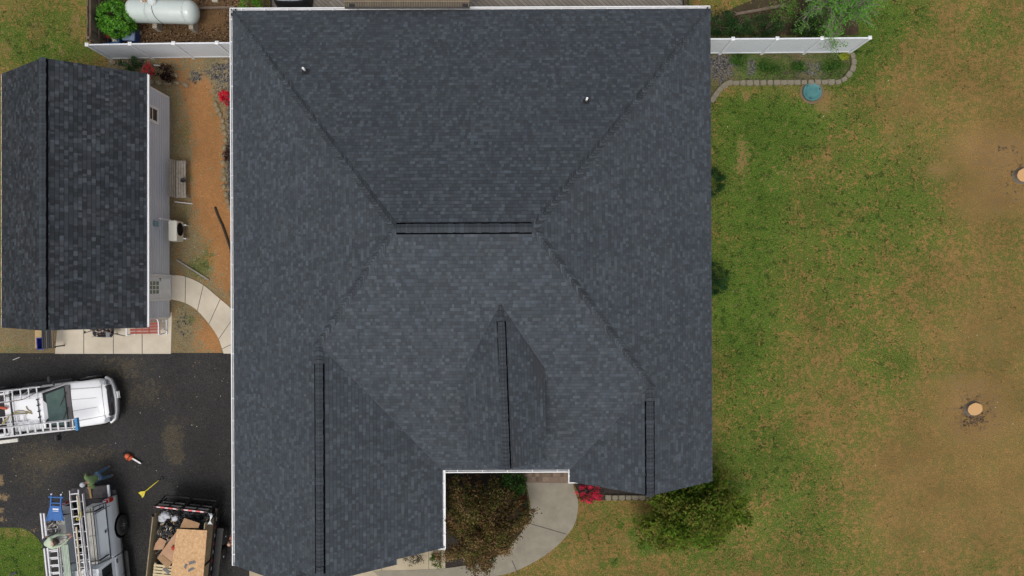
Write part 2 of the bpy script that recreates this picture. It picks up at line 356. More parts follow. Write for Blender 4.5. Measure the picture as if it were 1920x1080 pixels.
# asphalt driveway
def asphalt_material():
    m = ground_material('asphalt', (0.064, 0.06, 0.057), (0.044, 0.042, 0.043), (0.36, 0.24, 0.12), (0.012, 0.012, 0.012), gravel=((0.085, 0.073, 0.055), (0.2, 0.17, 0.12)), fine=34, gcell=60)
    return m
drive_poly = [P(-700, 663.5), P(470, 661.5), P(470, 1200), P(85, 1200), P(84, 1040)] + [P(x, y) for x, y in ((80, 1022), (70, 1008), (56, 996), (42, 990), (20, 989), (-700, 992))]
def drive_mask(X, Y):
    g = np.zeros_like(X)
    s = blobs([(0, 900, 10, 12, .9), (4, 930, 14, 9, .8), (14, 935, 9, 6, .5), (2, 960, 8, 10, .7), (4, 975, 14, 6, .8), (30, 990, 60, 5, .35), (22, 700, 4, 3, .4)], X, Y, -0.12)
    b = blobs([(325, 835, 26, 40, .62), (318, 815, 12, 14, .3), (335, 860, 14, 14, .3), (255, 720, 60, 60, .28), (180, 850, 50, 20, .3), (330, 790, 34, 20, .25), (130, 850, 120, 30, .18), (60, 880, 60, 60, .4), (290, 740, 60, 30, .22), (380, 780, 30, 60, .2), (110, 860, 50, 20, .25), (100, 672, 180, 10, .25), (215, 690, 50, 20, .3), (250, 900, 60, 30, .12)], X, Y, 0.06)
    return g, s, b
sheet('driveway', np.arange(-34, -10.9, 0.12), np.arange(-15.8, -2.85, 0.12), 0.012, asphalt_material(), drive_mask, drive_poly)
# ------------------------------------------------------------------ shingled roofs
def shingle_material(name, c1, c2, warm):
    m = bpy.data.materials.new(name); m.use_nodes = True; nt = m.node_tree; N = nt.nodes; L = nt.links
    b = N['Principled BSDF']; b.inputs['Roughness'].default_value = 0.88; b.inputs['Specular IOR Level'].default_value = 0.25
    tc = N.new('ShaderNodeTexCoord'); at = N.new('ShaderNodeAttribute'); at.attribute_name = 'Col'
    n1 = N.new('ShaderNodeTexNoise'); n1.inputs['Scale'].default_value = 0.7; n1.inputs['Detail'].default_value = 4
    n2 = N.new('ShaderNodeTexNoise'); n2.inputs['Scale'].default_value = 70; n2.inputs['Detail'].default_value = 3
    for n in (n1, n2): L.new(tc.outputs['Object'], n.inputs['Vector'])
    mx = N.new('ShaderNodeMix'); mx.data_type = 'RGBA'; mx.inputs[6].default_value = (*c1, 1); mx.inputs[7].default_value = (*c2, 1)
    r1 = N.new('ShaderNodeMapRange'); r1.inputs[1].default_value = 0.35; r1.inputs[2].default_value = 0.65; L.new(n1.outputs[0], r1.inputs[0]); L.new(r1.outputs[0], mx.inputs[0])
    r2 = N.new('ShaderNodeMapRange'); r2.inputs[1].default_value = 0.25; r2.inputs[2].default_value = 0.75; r2.inputs[3].default_value = 0.72; r2.inputs[4].default_value = 1.28; L.new(n2.outputs[0], r2.inputs[0])
    m1 = N.new('ShaderNodeMix'); m1.data_type = 'RGBA'; m1.blend_type = 'MULTIPLY'; m1.inputs[0].default_value = 1
    m2 = N.new('ShaderNodeMix'); m2.data_type = 'RGBA'; m2.blend_type = 'MULTIPLY'; m2.inputs[0].default_value = 1
    L.new(mx.outputs[2], m1.inputs[6]); L.new(at.outputs['Color'], m1.inputs[7]); L.new(m1.outputs[2], m2.inputs[6]); L.new(r2.outputs[0], m2.inputs[7])
    L.new(m2.outputs[2], b.inputs['Base Color'])
    bp = N.new('ShaderNodeBump'); bp.inputs['Strength'].default_value = 0.5; bp.inputs['Distance'].default_value = 0.004
    L.new(n2.outputs[0], bp.inputs['Height']); L.new(bp.outputs[0], b.inputs['Normal'])
    return m
shingle_m = shingle_material('charcoal_shingles', (0.052, 0.061, 0.0715), (0.056, 0.065, 0.0755), 0)
garage_shingle_m = shingle_material('dark_shingles', (0.027, 0.032, 0.038), (0.034, 0.038, 0.043), 0)

def clip(poly, a, b, keep_less):        # clip 2-D polygon by axis a (0/1) at b
    out = []
    for i in range(len(poly)):
        p, q = poly[i], poly[(i + 1) % len(poly)]
        ip = (p[a] <= b) if keep_less else (p[a] >= b); iq = (q[a] <= b) if keep_less else (q[a] >= b)
        if ip: out.append(p)
        if ip != iq:
            t = (b - p[a]) / (q[a] - p[a]); out.append((p[0] + t * (q[0] - p[0]), p[1] + t * (q[1] - p[1])))
    return out

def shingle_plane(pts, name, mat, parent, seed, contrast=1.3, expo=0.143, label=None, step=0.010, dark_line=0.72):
    rnd = random.Random(seed)
    pts = [Vector(p) for p in pts]
    n = Vector((0, 0, 0))
    for i in range(len(pts)): n += pts[i].cross(pts[(i + 1) % len(pts)])
    n.normalize()
    if n.z < 0: n = -n
    u = Vector((0, 0, 1)).cross(n).normalized(); v = n.cross(u).normalized(); o = pts[0]
    poly = [((p - o).dot(u), (p - o).dot(v)) for p in pts]
    umin, umax = min(p[0] for p in poly), max(p[0] for p in poly); vmin, vmax = min(p[1] for p in poly), max(p[1] for p in poly)
    inside = inpoly(poly)
    mb = MB()
    def W(a, b, h): return o + u * a + v * b + n * h
    v0 = vmin - 0.02; k = 0
    while v0 < vmax:
        v1 = min(v0 + expo, vmax + 0.01)
        row = clip(clip(poly, 1, v0, False), 1, v1, True)
        if len(row) >= 3:
            a = umin - rnd.random() * 0.3; drift = rnd.gauss(0, 0.015)
            while a < umax:
                w = rnd.choice((0.08, 0.1, 0.12, 0.14, 0.16, 0.19)) * rnd.uniform(0.9, 1.1); a1 = a + w
                if a1 > umin:
                    t = rnd.random()
                    tone = 0.84 + 0.08 * rnd.random() if t < .3 else (0.96 + 0.1 * rnd.random() if t < .75 else (1.10 + 0.13 * rnd.random() if t < .92 else 1.22 + .16 * rnd.random()))
                    tone = 1 + (tone - 1) * contrast + drift
                    hue = rnd.gauss(0, 0.012)
                    c = (tone * (1 + hue), tone, tone * (1 - hue))
                    r_ = clip(clip(row, 0, a, False), 0, a1, True)
                    if len(r_) >= 3:
                        hi = step + (0.005 if tone > 1.05 else 0)
                        f = lambda q: W(q[0], q[1], 0.003 + hi * (1 - (q[1] - v0) / expo))
                        mb.poly([f(q) for q in r_], c)
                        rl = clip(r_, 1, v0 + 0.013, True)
                        if len(rl) >= 3:           # shadow line along each butt edge, painted into the tone
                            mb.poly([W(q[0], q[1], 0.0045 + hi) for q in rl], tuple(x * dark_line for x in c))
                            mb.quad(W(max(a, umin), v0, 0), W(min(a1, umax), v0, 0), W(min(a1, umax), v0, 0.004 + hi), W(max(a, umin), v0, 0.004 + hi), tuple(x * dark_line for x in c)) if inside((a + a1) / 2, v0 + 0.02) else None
                        if w > .1 and inside(a1, v0 + .07):  # joint between tabs
                            mb.quad(W(a1 - 0.006, v0 + .012, .0035 + hi), W(a1, v0 + .012, .0035 + hi), W(a1, v1 - .004, .0045), W(a1 - 0.006, v1 - .004, .0045), tuple(x * 0.6 for x in c))
                a = a1
        v0 += expo; k += 1
    ob = mb.build(name, mat, parent, label)
    base = MB(); base.poly([p - n * 0.004 for p in pts]); base.poly([p - n * 0.06 for p in reversed(pts)])
    for i in range(len(pts)):
        a, b = pts[i], pts[(i + 1) % len(pts)]; base.quad(a - n * .004, a - n * .06, b - n * .06, b - n * .004)
    bo = base.build('roof_deck', roof_edge_m, ob)
    return ob
roof_edge_m = M('roof_edge', (0.035, 0.037, 0.042), scale=5, rough=0.8)
vent_black = M('vent_black', (0.004, 0.004, 0.005), scale=8, var=.2, rough=1, spec=0.0)

def caps(a, b, n1, n2, parent, mat, seed, name='hip_cap', half=0.17, pitch=0.145, lift=0.027, contrast=1.0, label=None, round_=1.0, dim=1.0, riser=.42):
    """overlapping cap shingles bent over an edge a->b (b upslope); n1,n2 = downslope directions on either side"""
    rnd = random.Random(seed); mb = MB(); a = Vector(a); b = Vector(b); d = (b - a); L = d.length; d.normalize()
    n1 = Vector(n1).normalized(); n2 = Vector(n2).normalized(); up = -(n1 + n2); up = (up - d * up.dot(d)); 
    if up.length < 1e-4: up = Vector((0, 0, 1))
    up.normalize()
    k = max(1, int(L / pitch))
    for i in range(k):
        p0 = a + d * (i * L / k); p1 = a + d * ((i + 1.25) * L / k)
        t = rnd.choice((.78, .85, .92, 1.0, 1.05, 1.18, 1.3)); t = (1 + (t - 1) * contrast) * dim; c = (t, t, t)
        hh = half * rnd.uniform(.95, 1.08); sk = rnd.gauss(0, .012)
        def ring(p, h):
            out = []
            for s_, q in ((1, n1), (.55, n1), (.18, n1), (-.18, n2), (-.55, n2), (-1, n2)):
                e = p + q * (hh * abs(s_)) + up * (h + (0.012 if abs(s_) < .3 else 0)) + d * (sk - (0.05 * (s_ * s_)) * round_)
                out.append(e)
            return out
        r0, r1 = ring(p0, lift + .016), ring(p1, lift)
        rb = [x - up * 0.02 for x in r0]
        fs = [(j, j + 1, j + 7, j + 6) for j in range(5)]
        mb.add(r0 + r1, fs, c)
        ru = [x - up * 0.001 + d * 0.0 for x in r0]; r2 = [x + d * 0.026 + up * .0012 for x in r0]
        mb.add([x + up * .0015 for x in r0] + r2, fs, (t * riser,) * 3)  # darker strip paints a shadow line along each cap's lower edge
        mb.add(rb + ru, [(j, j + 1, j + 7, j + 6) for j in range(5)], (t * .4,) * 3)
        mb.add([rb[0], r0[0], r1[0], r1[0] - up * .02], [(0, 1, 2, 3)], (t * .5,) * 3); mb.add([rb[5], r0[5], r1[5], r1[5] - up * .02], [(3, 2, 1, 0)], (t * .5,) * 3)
    return mb.build(name, mat, parent, label)

def ridge_vent(a, b, s1, s2, parent, mat, seed, half=0.165, h=0.035, start_cap=False):
    """raised vent with black louvred sides under cap shingles; s1, s2 horizontal slope drops either side"""
    a = Vector(a); b = Vector(b); d = (b - a).normalized(); side = Vector((0, 0, 1)).cross(d).normalized()
    mb = MB()
    for sgn, sl in ((1, s1), (-1, s2)):
        q = (side * sgn - Vector((0, 0, sl))).normalized(); upn = Vector((0, 0, 1))
        e0, e1 = a + q * (half + .06), b + q * (half + .06)
        mb.poly([a + upn * (h + .006), b + upn * (h + .006), e1 + upn * .022, e0 + upn * .022])
        mb.poly([e0 + upn * .022, e1 + upn * .022, e1 - upn * .01, e0 - upn * .01])
        for p in (a, b): mb.poly([p + upn * (h + .006), p + q * (half + .06) + upn * .022, p + q * (half + .06) - upn * .01, p])
    v = mb.build('ridge_vent', vent_black, parent)
    n1 = (side - Vector((0, 0, s1))); n2 = (-side - Vector((0, 0, s2)))
    caps(a, b, n1, n2, v, mat, seed, 'ridge_cap', half=half, pitch=.142, lift=h + .006, contrast=.7, round_=0, riser=.78, dim=.88)
    return v

def gutter(pts, outs, parent, hang=0.9, name='gutter', w=0.115, z=0.0):
    """open trough along pts; outs: outward horizontal unit vector per segment"""
    mb = MB()
    for i in range(len(pts) - 1):
        a = Vector(pts[i]); b = Vector(pts[i + 1]); o = Vector(outs[i]).normalized(); Z = Vector((0, 0, 1)); d = (b - a).normalized()
        mb.quad(a - Z * .11, b - Z * .11, b + o * (w - .02) - Z * .11, a + o * (w - .02) - Z * .11)
        mb.bar(a + o * (w - .008) + Z * -.05, b + o * (w - .008) + Z * -.05, .012, .12)
        mb.bar(a + o * (w - .016) + Z * .012, b + o * (w - .016) + Z * .012, .034, .012)
        mb.bar(a - Z * .06, b - Z * .06, .008, .12)
        n = max(1, int((b - a).length / hang))
        for k in range(n):
            p = a + (b - a) * ((k + .5) / n)
            mb.bar(p - o * .03 + Z * .012, p + o * (w - .02) + Z * .008, .03, .008)
        for p in (a, b): mb.bar(p + o * 0.0 - Z * .05, p + o * w - Z * .05, .01, .12)
    return mb.build(name, gutter_white, parent)

# ------------------------------------------------------------------ the house
house = empty('house', (0, 0, 0), R(0.25), 'large house under a charcoal shingled hip roof with white gutters', 'house')
Z0 = 2.70; SS = 0.66
XL, XR, YT, YP, XE, YG, YB = -11.33, 8.12, 11.34, -7.40, -2.86, -10.58, -11.25
SR = SS
ZR = 7.58; YR = 2.02
SF = (ZR - Z0) / (YR - YP); SB = (ZR - Z0) / (YT - YR)
XR1 = XL + (ZR - Z0) / SS; XR2 = XR - (ZR - Z0) / SR
XG = (XL + XE) / 2; ZG = Z0 + SS * (XG - XL); YC = YP + (ZG - Z0) / SF
XBE = -4.76; XB = (XL + XBE) / 2; ZB = Z0 + SS * (XB - XL)
XH = 5.22; ZH = Z0 + SR * (XR - XH); YK = YP + (ZH - Z0) / SF; XHE = 2 * XH - XR; YH = -7.9
R1 = (XR1, YR, ZR); R2 = (XR2, YR, ZR); CC = (XG, YC, ZG); KK = (XH, YK, ZH)
roof = empty('roof'); roof.parent = house
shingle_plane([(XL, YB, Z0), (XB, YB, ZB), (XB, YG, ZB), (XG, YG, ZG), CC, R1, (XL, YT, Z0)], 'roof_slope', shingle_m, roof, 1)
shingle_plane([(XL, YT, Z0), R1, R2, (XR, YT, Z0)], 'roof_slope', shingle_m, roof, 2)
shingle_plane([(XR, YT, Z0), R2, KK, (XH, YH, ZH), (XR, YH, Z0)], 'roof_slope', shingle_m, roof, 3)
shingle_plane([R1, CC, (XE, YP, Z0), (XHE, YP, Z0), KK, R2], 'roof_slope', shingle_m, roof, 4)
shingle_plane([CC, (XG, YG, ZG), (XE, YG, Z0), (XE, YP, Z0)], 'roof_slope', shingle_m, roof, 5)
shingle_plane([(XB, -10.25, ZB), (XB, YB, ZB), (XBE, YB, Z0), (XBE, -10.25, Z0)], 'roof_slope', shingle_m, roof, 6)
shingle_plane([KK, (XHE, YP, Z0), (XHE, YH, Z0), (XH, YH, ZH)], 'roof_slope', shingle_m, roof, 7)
# hips
dl = Vector((-1, 0, -SS)); dr = Vector((1, 0, -SR)); db = Vector((0, 1, -SB)); df = Vector((0, -1, -SF))
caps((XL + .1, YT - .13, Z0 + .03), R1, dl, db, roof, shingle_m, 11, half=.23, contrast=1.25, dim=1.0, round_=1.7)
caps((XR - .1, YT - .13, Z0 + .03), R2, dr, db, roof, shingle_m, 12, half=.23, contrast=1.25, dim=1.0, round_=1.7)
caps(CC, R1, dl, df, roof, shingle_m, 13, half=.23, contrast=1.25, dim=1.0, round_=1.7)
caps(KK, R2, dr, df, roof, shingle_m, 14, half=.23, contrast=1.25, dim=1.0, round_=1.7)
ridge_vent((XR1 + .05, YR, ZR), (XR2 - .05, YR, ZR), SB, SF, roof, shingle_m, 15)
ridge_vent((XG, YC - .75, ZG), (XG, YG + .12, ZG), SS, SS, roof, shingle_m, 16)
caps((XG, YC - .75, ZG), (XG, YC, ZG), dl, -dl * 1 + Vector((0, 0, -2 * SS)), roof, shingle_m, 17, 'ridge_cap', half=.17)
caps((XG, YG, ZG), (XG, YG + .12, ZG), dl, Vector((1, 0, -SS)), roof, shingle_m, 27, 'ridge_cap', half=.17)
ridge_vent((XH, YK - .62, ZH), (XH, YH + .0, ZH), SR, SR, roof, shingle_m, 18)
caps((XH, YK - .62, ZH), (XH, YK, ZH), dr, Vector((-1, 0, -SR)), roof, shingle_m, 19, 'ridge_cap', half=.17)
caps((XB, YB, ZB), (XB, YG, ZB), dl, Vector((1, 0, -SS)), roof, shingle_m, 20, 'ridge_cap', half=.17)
# valleys: a woven strip lying just over the joint
def valley(a, b, na, nb, seed):
    mb = MB(); a = Vector(a); b = Vector(b); d = (b - a).normalized(); rnd = random.Random(seed)
    na = Vector(na); nb = Vector(nb); n = 40
    for i in range(n):
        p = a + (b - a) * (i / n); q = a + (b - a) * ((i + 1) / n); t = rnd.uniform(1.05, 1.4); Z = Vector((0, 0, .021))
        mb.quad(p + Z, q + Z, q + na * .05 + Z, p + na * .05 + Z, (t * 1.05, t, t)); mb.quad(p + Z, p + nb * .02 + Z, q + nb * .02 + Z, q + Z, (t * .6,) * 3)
    return mb.build('valley', shingle_m, roof)
valley(CC, (XE, YP, Z0), (0, 1, SF), (-1, 0, SS), 3); valley(KK, (XHE, YP, Z0), (0, 1, SF), (1, 0, SR), 4)
# dormer
dormer = empty('dormer'); dormer.parent = house
def FZ(y): return Z0 + SF * (y - YP)
dr0 = P(938, 570, 6.24); dr1 = P(948, 881, 6.24); ZD = 5.0; yd = YP + (ZD - Z0) / SF
dr0.y = YP + (6.24 - Z0) / SF
le0 = Vector((P(872.5, 690, ZD).x, yd, ZD)); le1 = Vector((P(876, 865, ZD).x, dr1.y, ZD)); re0 = Vector((P(1020, 690, ZD).x, yd, ZD)); re1 = Vector((P(1023, 865, ZD).x, dr1.y, ZD))
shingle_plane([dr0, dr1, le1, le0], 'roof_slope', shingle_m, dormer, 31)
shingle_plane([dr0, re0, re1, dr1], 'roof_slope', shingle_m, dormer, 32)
valley(dr0, le0, (0, 1, SF), (1, 0, (6.24 - ZD) / (dr0.x - le0.x)), 41); valley(dr0, re0, (0, 1, SF), (-1, 0, (6.24 - ZD) / (re0.x - dr0.x)), 42)
sl = (6.24 - ZD) / (dr0.x - le0.x); sr_ = (6.24 - ZD) / (re0.x - dr0.x)
dd = (dr1 - dr0).normalized()
ridge_vent(dr0 + dd * .62, dr1 - dd * .02, sr_ * .95, sl * .95, dormer, shingle_m, 33, half=.16)
caps(dr0 + dd * .62, dr0 - dd * .1, Vector((-1, 0, -sl)), Vector((1, 0, -sr_)), dormer, shingle_m, 34, 'ridge_cap', half=.15)
mb = MB()
for (e0, e1, s_) in ((le0, le1, 1), (re0, re1, -1)):
    x = e0.x + .16 * s_; x1 = e1.x + .16 * s_
    mb.poly([(x, yd + .1, ZD - .05), (x, yd + .1, FZ(yd)), (x1, dr1.y + .25, FZ(dr1.y + .2)), (x1, dr1.y + .25, ZD + .02)])
mb.poly([(le1.x + .16, dr1.y + .25, FZ(dr1.y)), (re1.x - .16, dr1.y + .25, FZ(dr1.y)), (re1.x - .16, dr1.y + .25, ZD + .08), (dr1.x, dr1.y + .25, 6.16), (le1.x + .16, dr1.y + .25, ZD + .08)])
mb.build('dormer_wall', siding_grey, dormer)
mb = MB(); mb.bar(le1 - Vector((0, -.02, .11)), dr1 - Vector((0, -.02, .11)), .02, .14); mb.bar(re1 - Vector((0, -.02, .11)), dr1 - Vector((0, -.02, .11)), .02, .14); mb.bar(le0 - Vector((0, 0, .07)), le1 - Vector((0, 0, .07)), .02, .1); mb.bar(re0 - Vector((0, 0, .07)), re1 - Vector((0, 0, .07)), .02, .1)
mb.build('rake_board', roof_edge_m, dormer)
# walls
brick_house = M('house_siding', (0.5, 0.49, 0.46), scale=1.5, var=.05, rough=.6)
foot = [(-10.98, 10.98), (7.75, 10.98), (7.75, -7.55), (2.75, -7.55), (2.75, -6.1), (-3.2, -6.1), (-3.2, -10.3), (-5.1, -10.3), (-5.1, -10.95), (-10.98, -10.95)]
mb = MB()
for i in range(len(foot)):
    a, b = foot[i], foot[(i + 1) % len(foot)]; mb.quad((*a, 0), (*b, 0), (*b, Z0 + .1), (*a, Z0 + .1))
mb.build('wall', brick_house, house)
mb = MB()   # gable walls
mb.poly([(XL + .2, YG + .28, Z0 - .05), (XE - .2, YG + .28, Z0 - .05), (XE - .2, YG + .28, Z0 + .06), (XG, YG + .28, ZG - .08), (XL + .2, YG + .28, Z0 + .06)])
mb.build('gable_wall', siding_grey, house); mb = MB()
mb.poly([(XL + .2, YB + .3, Z0 - .05), (XBE - .2, YB + .3, Z0 - .05), (XB, YB + .3, ZB - .08)])
mb.build('gable_wall', siding_grey, house); mb = MB()
mb.poly([(XHE + .2, YH + .35, Z0 - .05), (XR - .2, YH + .35, Z0 - .05), (XH, YH + .35, ZH - .08)])
mb.build('gable_wall', siding_grey, house)
mb = MB()   # soffit + fascia
for x0, x1, y0, y1 in ((XL, XR, 10.98, YT), (XL, -10.98, YB, 10.98), (7.75, XR, YH, 10.98), (XE, XHE, YP, -6.1), (-3.2, XE, YG, YP), (XHE, 7.75, YH, -7.55), (-10.98, XBE, YB, -10.95), (XBE, XE, YG, -10.3)):
    mb.quad((x0, y0, Z0 - .12), (x1, y0, Z0 - .12), (x1, y1, Z0 - .12), (x0, y1, Z0 - .12))
for a, b in (((XL, YB), (XL, YT)), ((XL, YT), (XR, YT)), ((XR, YT), (XR, YH)), ((XE, YP), (XHE, YP)), ((XE, YP), (XE, YG)), ((XHE, YP), (XHE, YH)), ((XBE, YB), (XBE, -10.3))):
    mb.bar((*a, Z0 - .09), (*b, Z0 - .09), .02, .14)
mb.build('soffit', white_trim, house)
for a, b in (((XL, YB, Z0), (XB, YB, ZB)), ((XB, YB, ZB), (XBE, YB, Z0)), ((XB, YG, ZB), (XG, YG, ZG)), ((XG, YG, ZG), (XE, YG, Z0)), ((XHE, YH, Z0), (XH, YH, ZH)), ((XH, YH, ZH), (XR, YH, Z0))):
    mb = MB(); mb.bar(Vector(a) - Vector((0, -.01, .09)), Vector(b) - Vector((0, -.01, .09)), .02, .13); mb.build('rake_board', roof_edge_m, house)
gutter([(XL, YB, Z0), (XL, YT + .1, Z0)], [(-1, 0, 0)], house)
gutter([(XL - .1, YT, Z0), (XR, YT, Z0)], [(0, 1, 0)], house)
gutter([(XE + .1, YP, Z0), (XHE, YP, Z0)], [(0, -1, 0)], house, hang=.85)
gutter([(XE, YP, Z0), (XE, YG - .02, Z0)], [(1, 0, 0)], house)
gutter([(XE + .1, YG, Z0 - .01), (XE - .36, YG, Z0 - .01)], [(0, -1, 0)], house, hang=2, w=.05)
gutter([(XHE - .0, YP, Z0), (XHE - .0, YH, Z0)], [(-1, 0, 0)], house, hang=.6, w=.06)
gutter([(XHE - .06, YH, Z0 - .01), (XHE + .42, YH, Z0 - .01)], [(0, -1, 0)], house, hang=2, w=.06)
# windows and doors (under the eaves)
def window(parent, c, w, h, nx, ny, d=.05):
    """c centre, outward normal (nx, ny)"""
    o = Vector(c); n = Vector((nx, ny, 0)); t = Vector((-ny, nx, 0)); Z = Vector((0, 0, 1))
    f = MB()
    for s_ in (-1, 1): f.bar(o + t * (s_ * (w / 2)) - Z * (h / 2 + .04), o + t * (s_ * (w / 2)) + Z * (h / 2 + .04), .11, .09, up=n)
    for s_ in (-1, 1): f.bar(o + Z * (s_ * h / 2) - t * (w / 2 - .05), o + Z * (s_ * h / 2) + t * (w / 2 - .05), .086, .11)
    f.bar(o - t * (w / 2 - .04), o + t * (w / 2 - .04), .04, .04)
    fo = f.build('window', gutter_white, parent)
    g = MB(); q = [o + t * (a * w / 2) + Z * (b * h / 2) + n * .012 for a, b in ((-1, -1), (1, -1), (1, 1), (-1, 1))]; g.poly(q); g.build('pane', glass_dark, fo)
    return fo
for c in ((7.75, 7, 1.5), (7.75, 2.5, 1.5), (7.75, -2, 1.5), (7.75, -5.5, 1.5)): window(house, c, 1.0, 1.3, 1, 0)
for c in ((-10.98, 8.2, 1.5), (-10.98, 4, 1.5)): window(house, c, 1.0, 1.3, -1, 0)
for c in ((-8, 10.98, 1.5), (-3, 10.98, 1.3), (3.5, 10.98, 1.5)): window(house, c, 1.5, 1.4, 0, 1)
for c in ((-1.6, -6.1, 1.5), (5.2, -7.55, 1.5)): window(house, c, 1.5, 1.4, 0, -1)
def panel_door(parent, c, w, h, nx, ny, lites=False, name='door', mat=None):
    o = Vector(c); n = Vector((nx, ny, 0)); t = Vector((-ny, nx, 0)); Z = Vector((0, 0, 1)); f = MB()
    f.add([o + t * (a * w / 2) + Z * (b * h) + n * k for k in (.0, .03) for a, b in ((-1, 0), (1, 0), (1, 1), (-1, 1))], [(4, 5, 6, 7), (0, 1, 5, 4), (1, 2, 6, 5), (2, 3, 7, 6), (3, 0, 4, 7)])
    rows = [(.08, .45)] if lites else [(.06, .3), (.36, .62), (.68, .94)]
    for (b0, b1) in rows:
        for s_ in (-1, 1):
            q = [o + t * (s_ * w * .25 + a * w * .17) + Z * (b * h) + n * .036 for a, b in ((-1, b0), (1, b0), (1, b1), (-1, b1))]
            for i in range(4): f.bar(q[i], q[(i + 1) % 4], .02, .02)
    d = f.build(name, mat or white_vinyl, parent)
    fr = MB()
    for s_ in (-1, 1): fr.bar(o + t * (s_ * (w / 2 + .06)), o + t * (s_ * (w / 2 + .06)) + Z * (h + .1), .1, .07, up=n)
    fr.bar(o + Z * (h + .055) - t * (w / 2), o + Z * (h + .055) + t * (w / 2), .07, .1)
    fr.build('door_frame', white_trim, parent)
    hb = MB(); k = o + t * (w * .42) + Z * 1.0 + n * .03; hb.tube([k, k + n * .05], .02); hb.tube([k + n * .05, k + n * .05 - t * .11], .012); hb.build('handle', dark_steel, d)
    if lites:
        g = MB(); g.poly([o + t * (a * w * .3) + Z * (b * h) + n * .034 for a, b in ((-1, .52), (1, .52), (1, .93), (-1, .93))]); g.build('pane', door_glass, d)
        m_ = MB()
        for i in range(4):
            a = -1 + 2 * i / 3; m_.bar(o + t * (a * w * .3) + Z * (.52 * h) + n * .04, o + t * (a * w * .3) + Z * (.93 * h) + n * .04, .028, .02, up=n)
            b = .52 + .41 * i / 3; m_.bar(o - t * (w * .3) + Z * (b * h) + n * .042, o + t * (w * .3) + Z * (b * h) + n * .042, .02, .028)
        m_.build('muntin', white_trim, d)
    return d
dark_steel = M('dark_steel', (0.08, 0.07, 0.05), scale=5, rough=.35, metal=.8)
door_glass = M('door_glass', (0.1, 0.17, 0.1), (0.16, 0.22, 0.14), scale=3, rough=.1)
panel_door(house, (1.4, -6.1, .15), .95, 2.05, 0, -1, mat=M('entry_door', (0.2, .06, .04)))
mb = MB(); mb.box(-10.4, -5.6, -10.99, -10.96, 0, 2.15)
for i in range(1, 4): mb.box(-10.4, -5.6, -11.0, -10.96, i * .54 - .01, i * .54 + .01)
mb.build('garage_door', white_vinyl, house)
# plumbing vents
def pipe_vent(px, py, lean, label):
    p0 = P(px, py, 4.0)
    for _ in range(6): z = Z0 + SB * (YT - p0.y); p0 = P(px, py, z)
    t = empty('vent_pipe', p0, 0, label, 'vent pipe', 'plumbing vent pipes on the back roof slope')
    b = MB(); u = Vector((1, 0, 0)); v = Vector((0, -1, SB)).normalized(); n = u.cross(v) * -1
    if n.z < 0: n = -n
    b.add([u * a * .13 + v * c_ + n * h for h in (.012, .02) for a, c_ in ((-1.1, -.09), (1.1, -.09), (1, .17), (-1, .17))], [(4, 5, 6, 7), (0, 1, 5, 4), (1, 2, 6, 5), (2, 3, 7, 6), (3, 0, 4, 7)])
    b.lathe((0, 0, -.02), [(.1, 0), (.085, .05), (.062, .12), (.05, .13)], 16); b.build('flashing_boot', black_plastic, t)
    c = MB(); c.lathe((0, 0, 0), [(.04, 0), (.04, .36), (.03, .36), (.03, .3)], 14); c.build('pipe', gutter_white, t)
    return t
pipe_vent(573, 133, 0, 'short white pipe in black boot near the left hip of the back slope')
pipe_vent(1099, 189, 0, 'short white pipe in black boot on the right half of the back slope')
# flood light on the garage gable
fl = empty('floodlight'); fl.parent = house; fl.location = P(636, 1076, 3.3)
b = MB(); b.bar((0, 0, 0), (.28, .16, 0), .035, .035); b.tube([(.28, .16, 0), (.36, .14, 0), (.38, .22, .02)], .018); b.lathe((-.02, -.02, -.05), [(.03, -.1), (.065, -.05), (.07, .02), (.03, .07)], 12); b.build('lamp_head', gutter_white, fl)
b = MB(); b.lathe((-.02, -.02, -.16), [(.055, 0), (.055, .01)], 12); b.build('lens', glass_dark, fl)

# ------------------------------------------------------------------ detached garage
gar = empty('detached_garage', (0, 0, 0), 0, 'small detached building with dark shingled gable roof and grey lap siding left of the house', 'garage')
GX0, GX1, GY0, GY1, GZ = -20.77, -14.86, -1.60, 8.72, 2.70
GXR = (GX0 + GX1) / 2; GZR = 4.62
gs = (GZR - GZ) / (GX1 - GXR)
groof = empty('roof'); groof.parent = gar
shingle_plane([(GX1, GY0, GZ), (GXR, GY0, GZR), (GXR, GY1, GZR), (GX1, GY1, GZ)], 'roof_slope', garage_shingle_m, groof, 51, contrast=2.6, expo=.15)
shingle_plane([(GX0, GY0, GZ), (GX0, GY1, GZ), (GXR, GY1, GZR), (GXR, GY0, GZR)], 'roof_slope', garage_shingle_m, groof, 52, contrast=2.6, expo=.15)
ridge_vent((GXR, GY0 + .02, GZR), (GXR, GY1 - .02, GZR), gs, gs, groof, shingle_m, 53, half=.15, h=.05)
WX = -15.25; WY0, WY1 = -1.3, 8.45
mb = MB(); n = 13; lap = (GZ - .22) / n
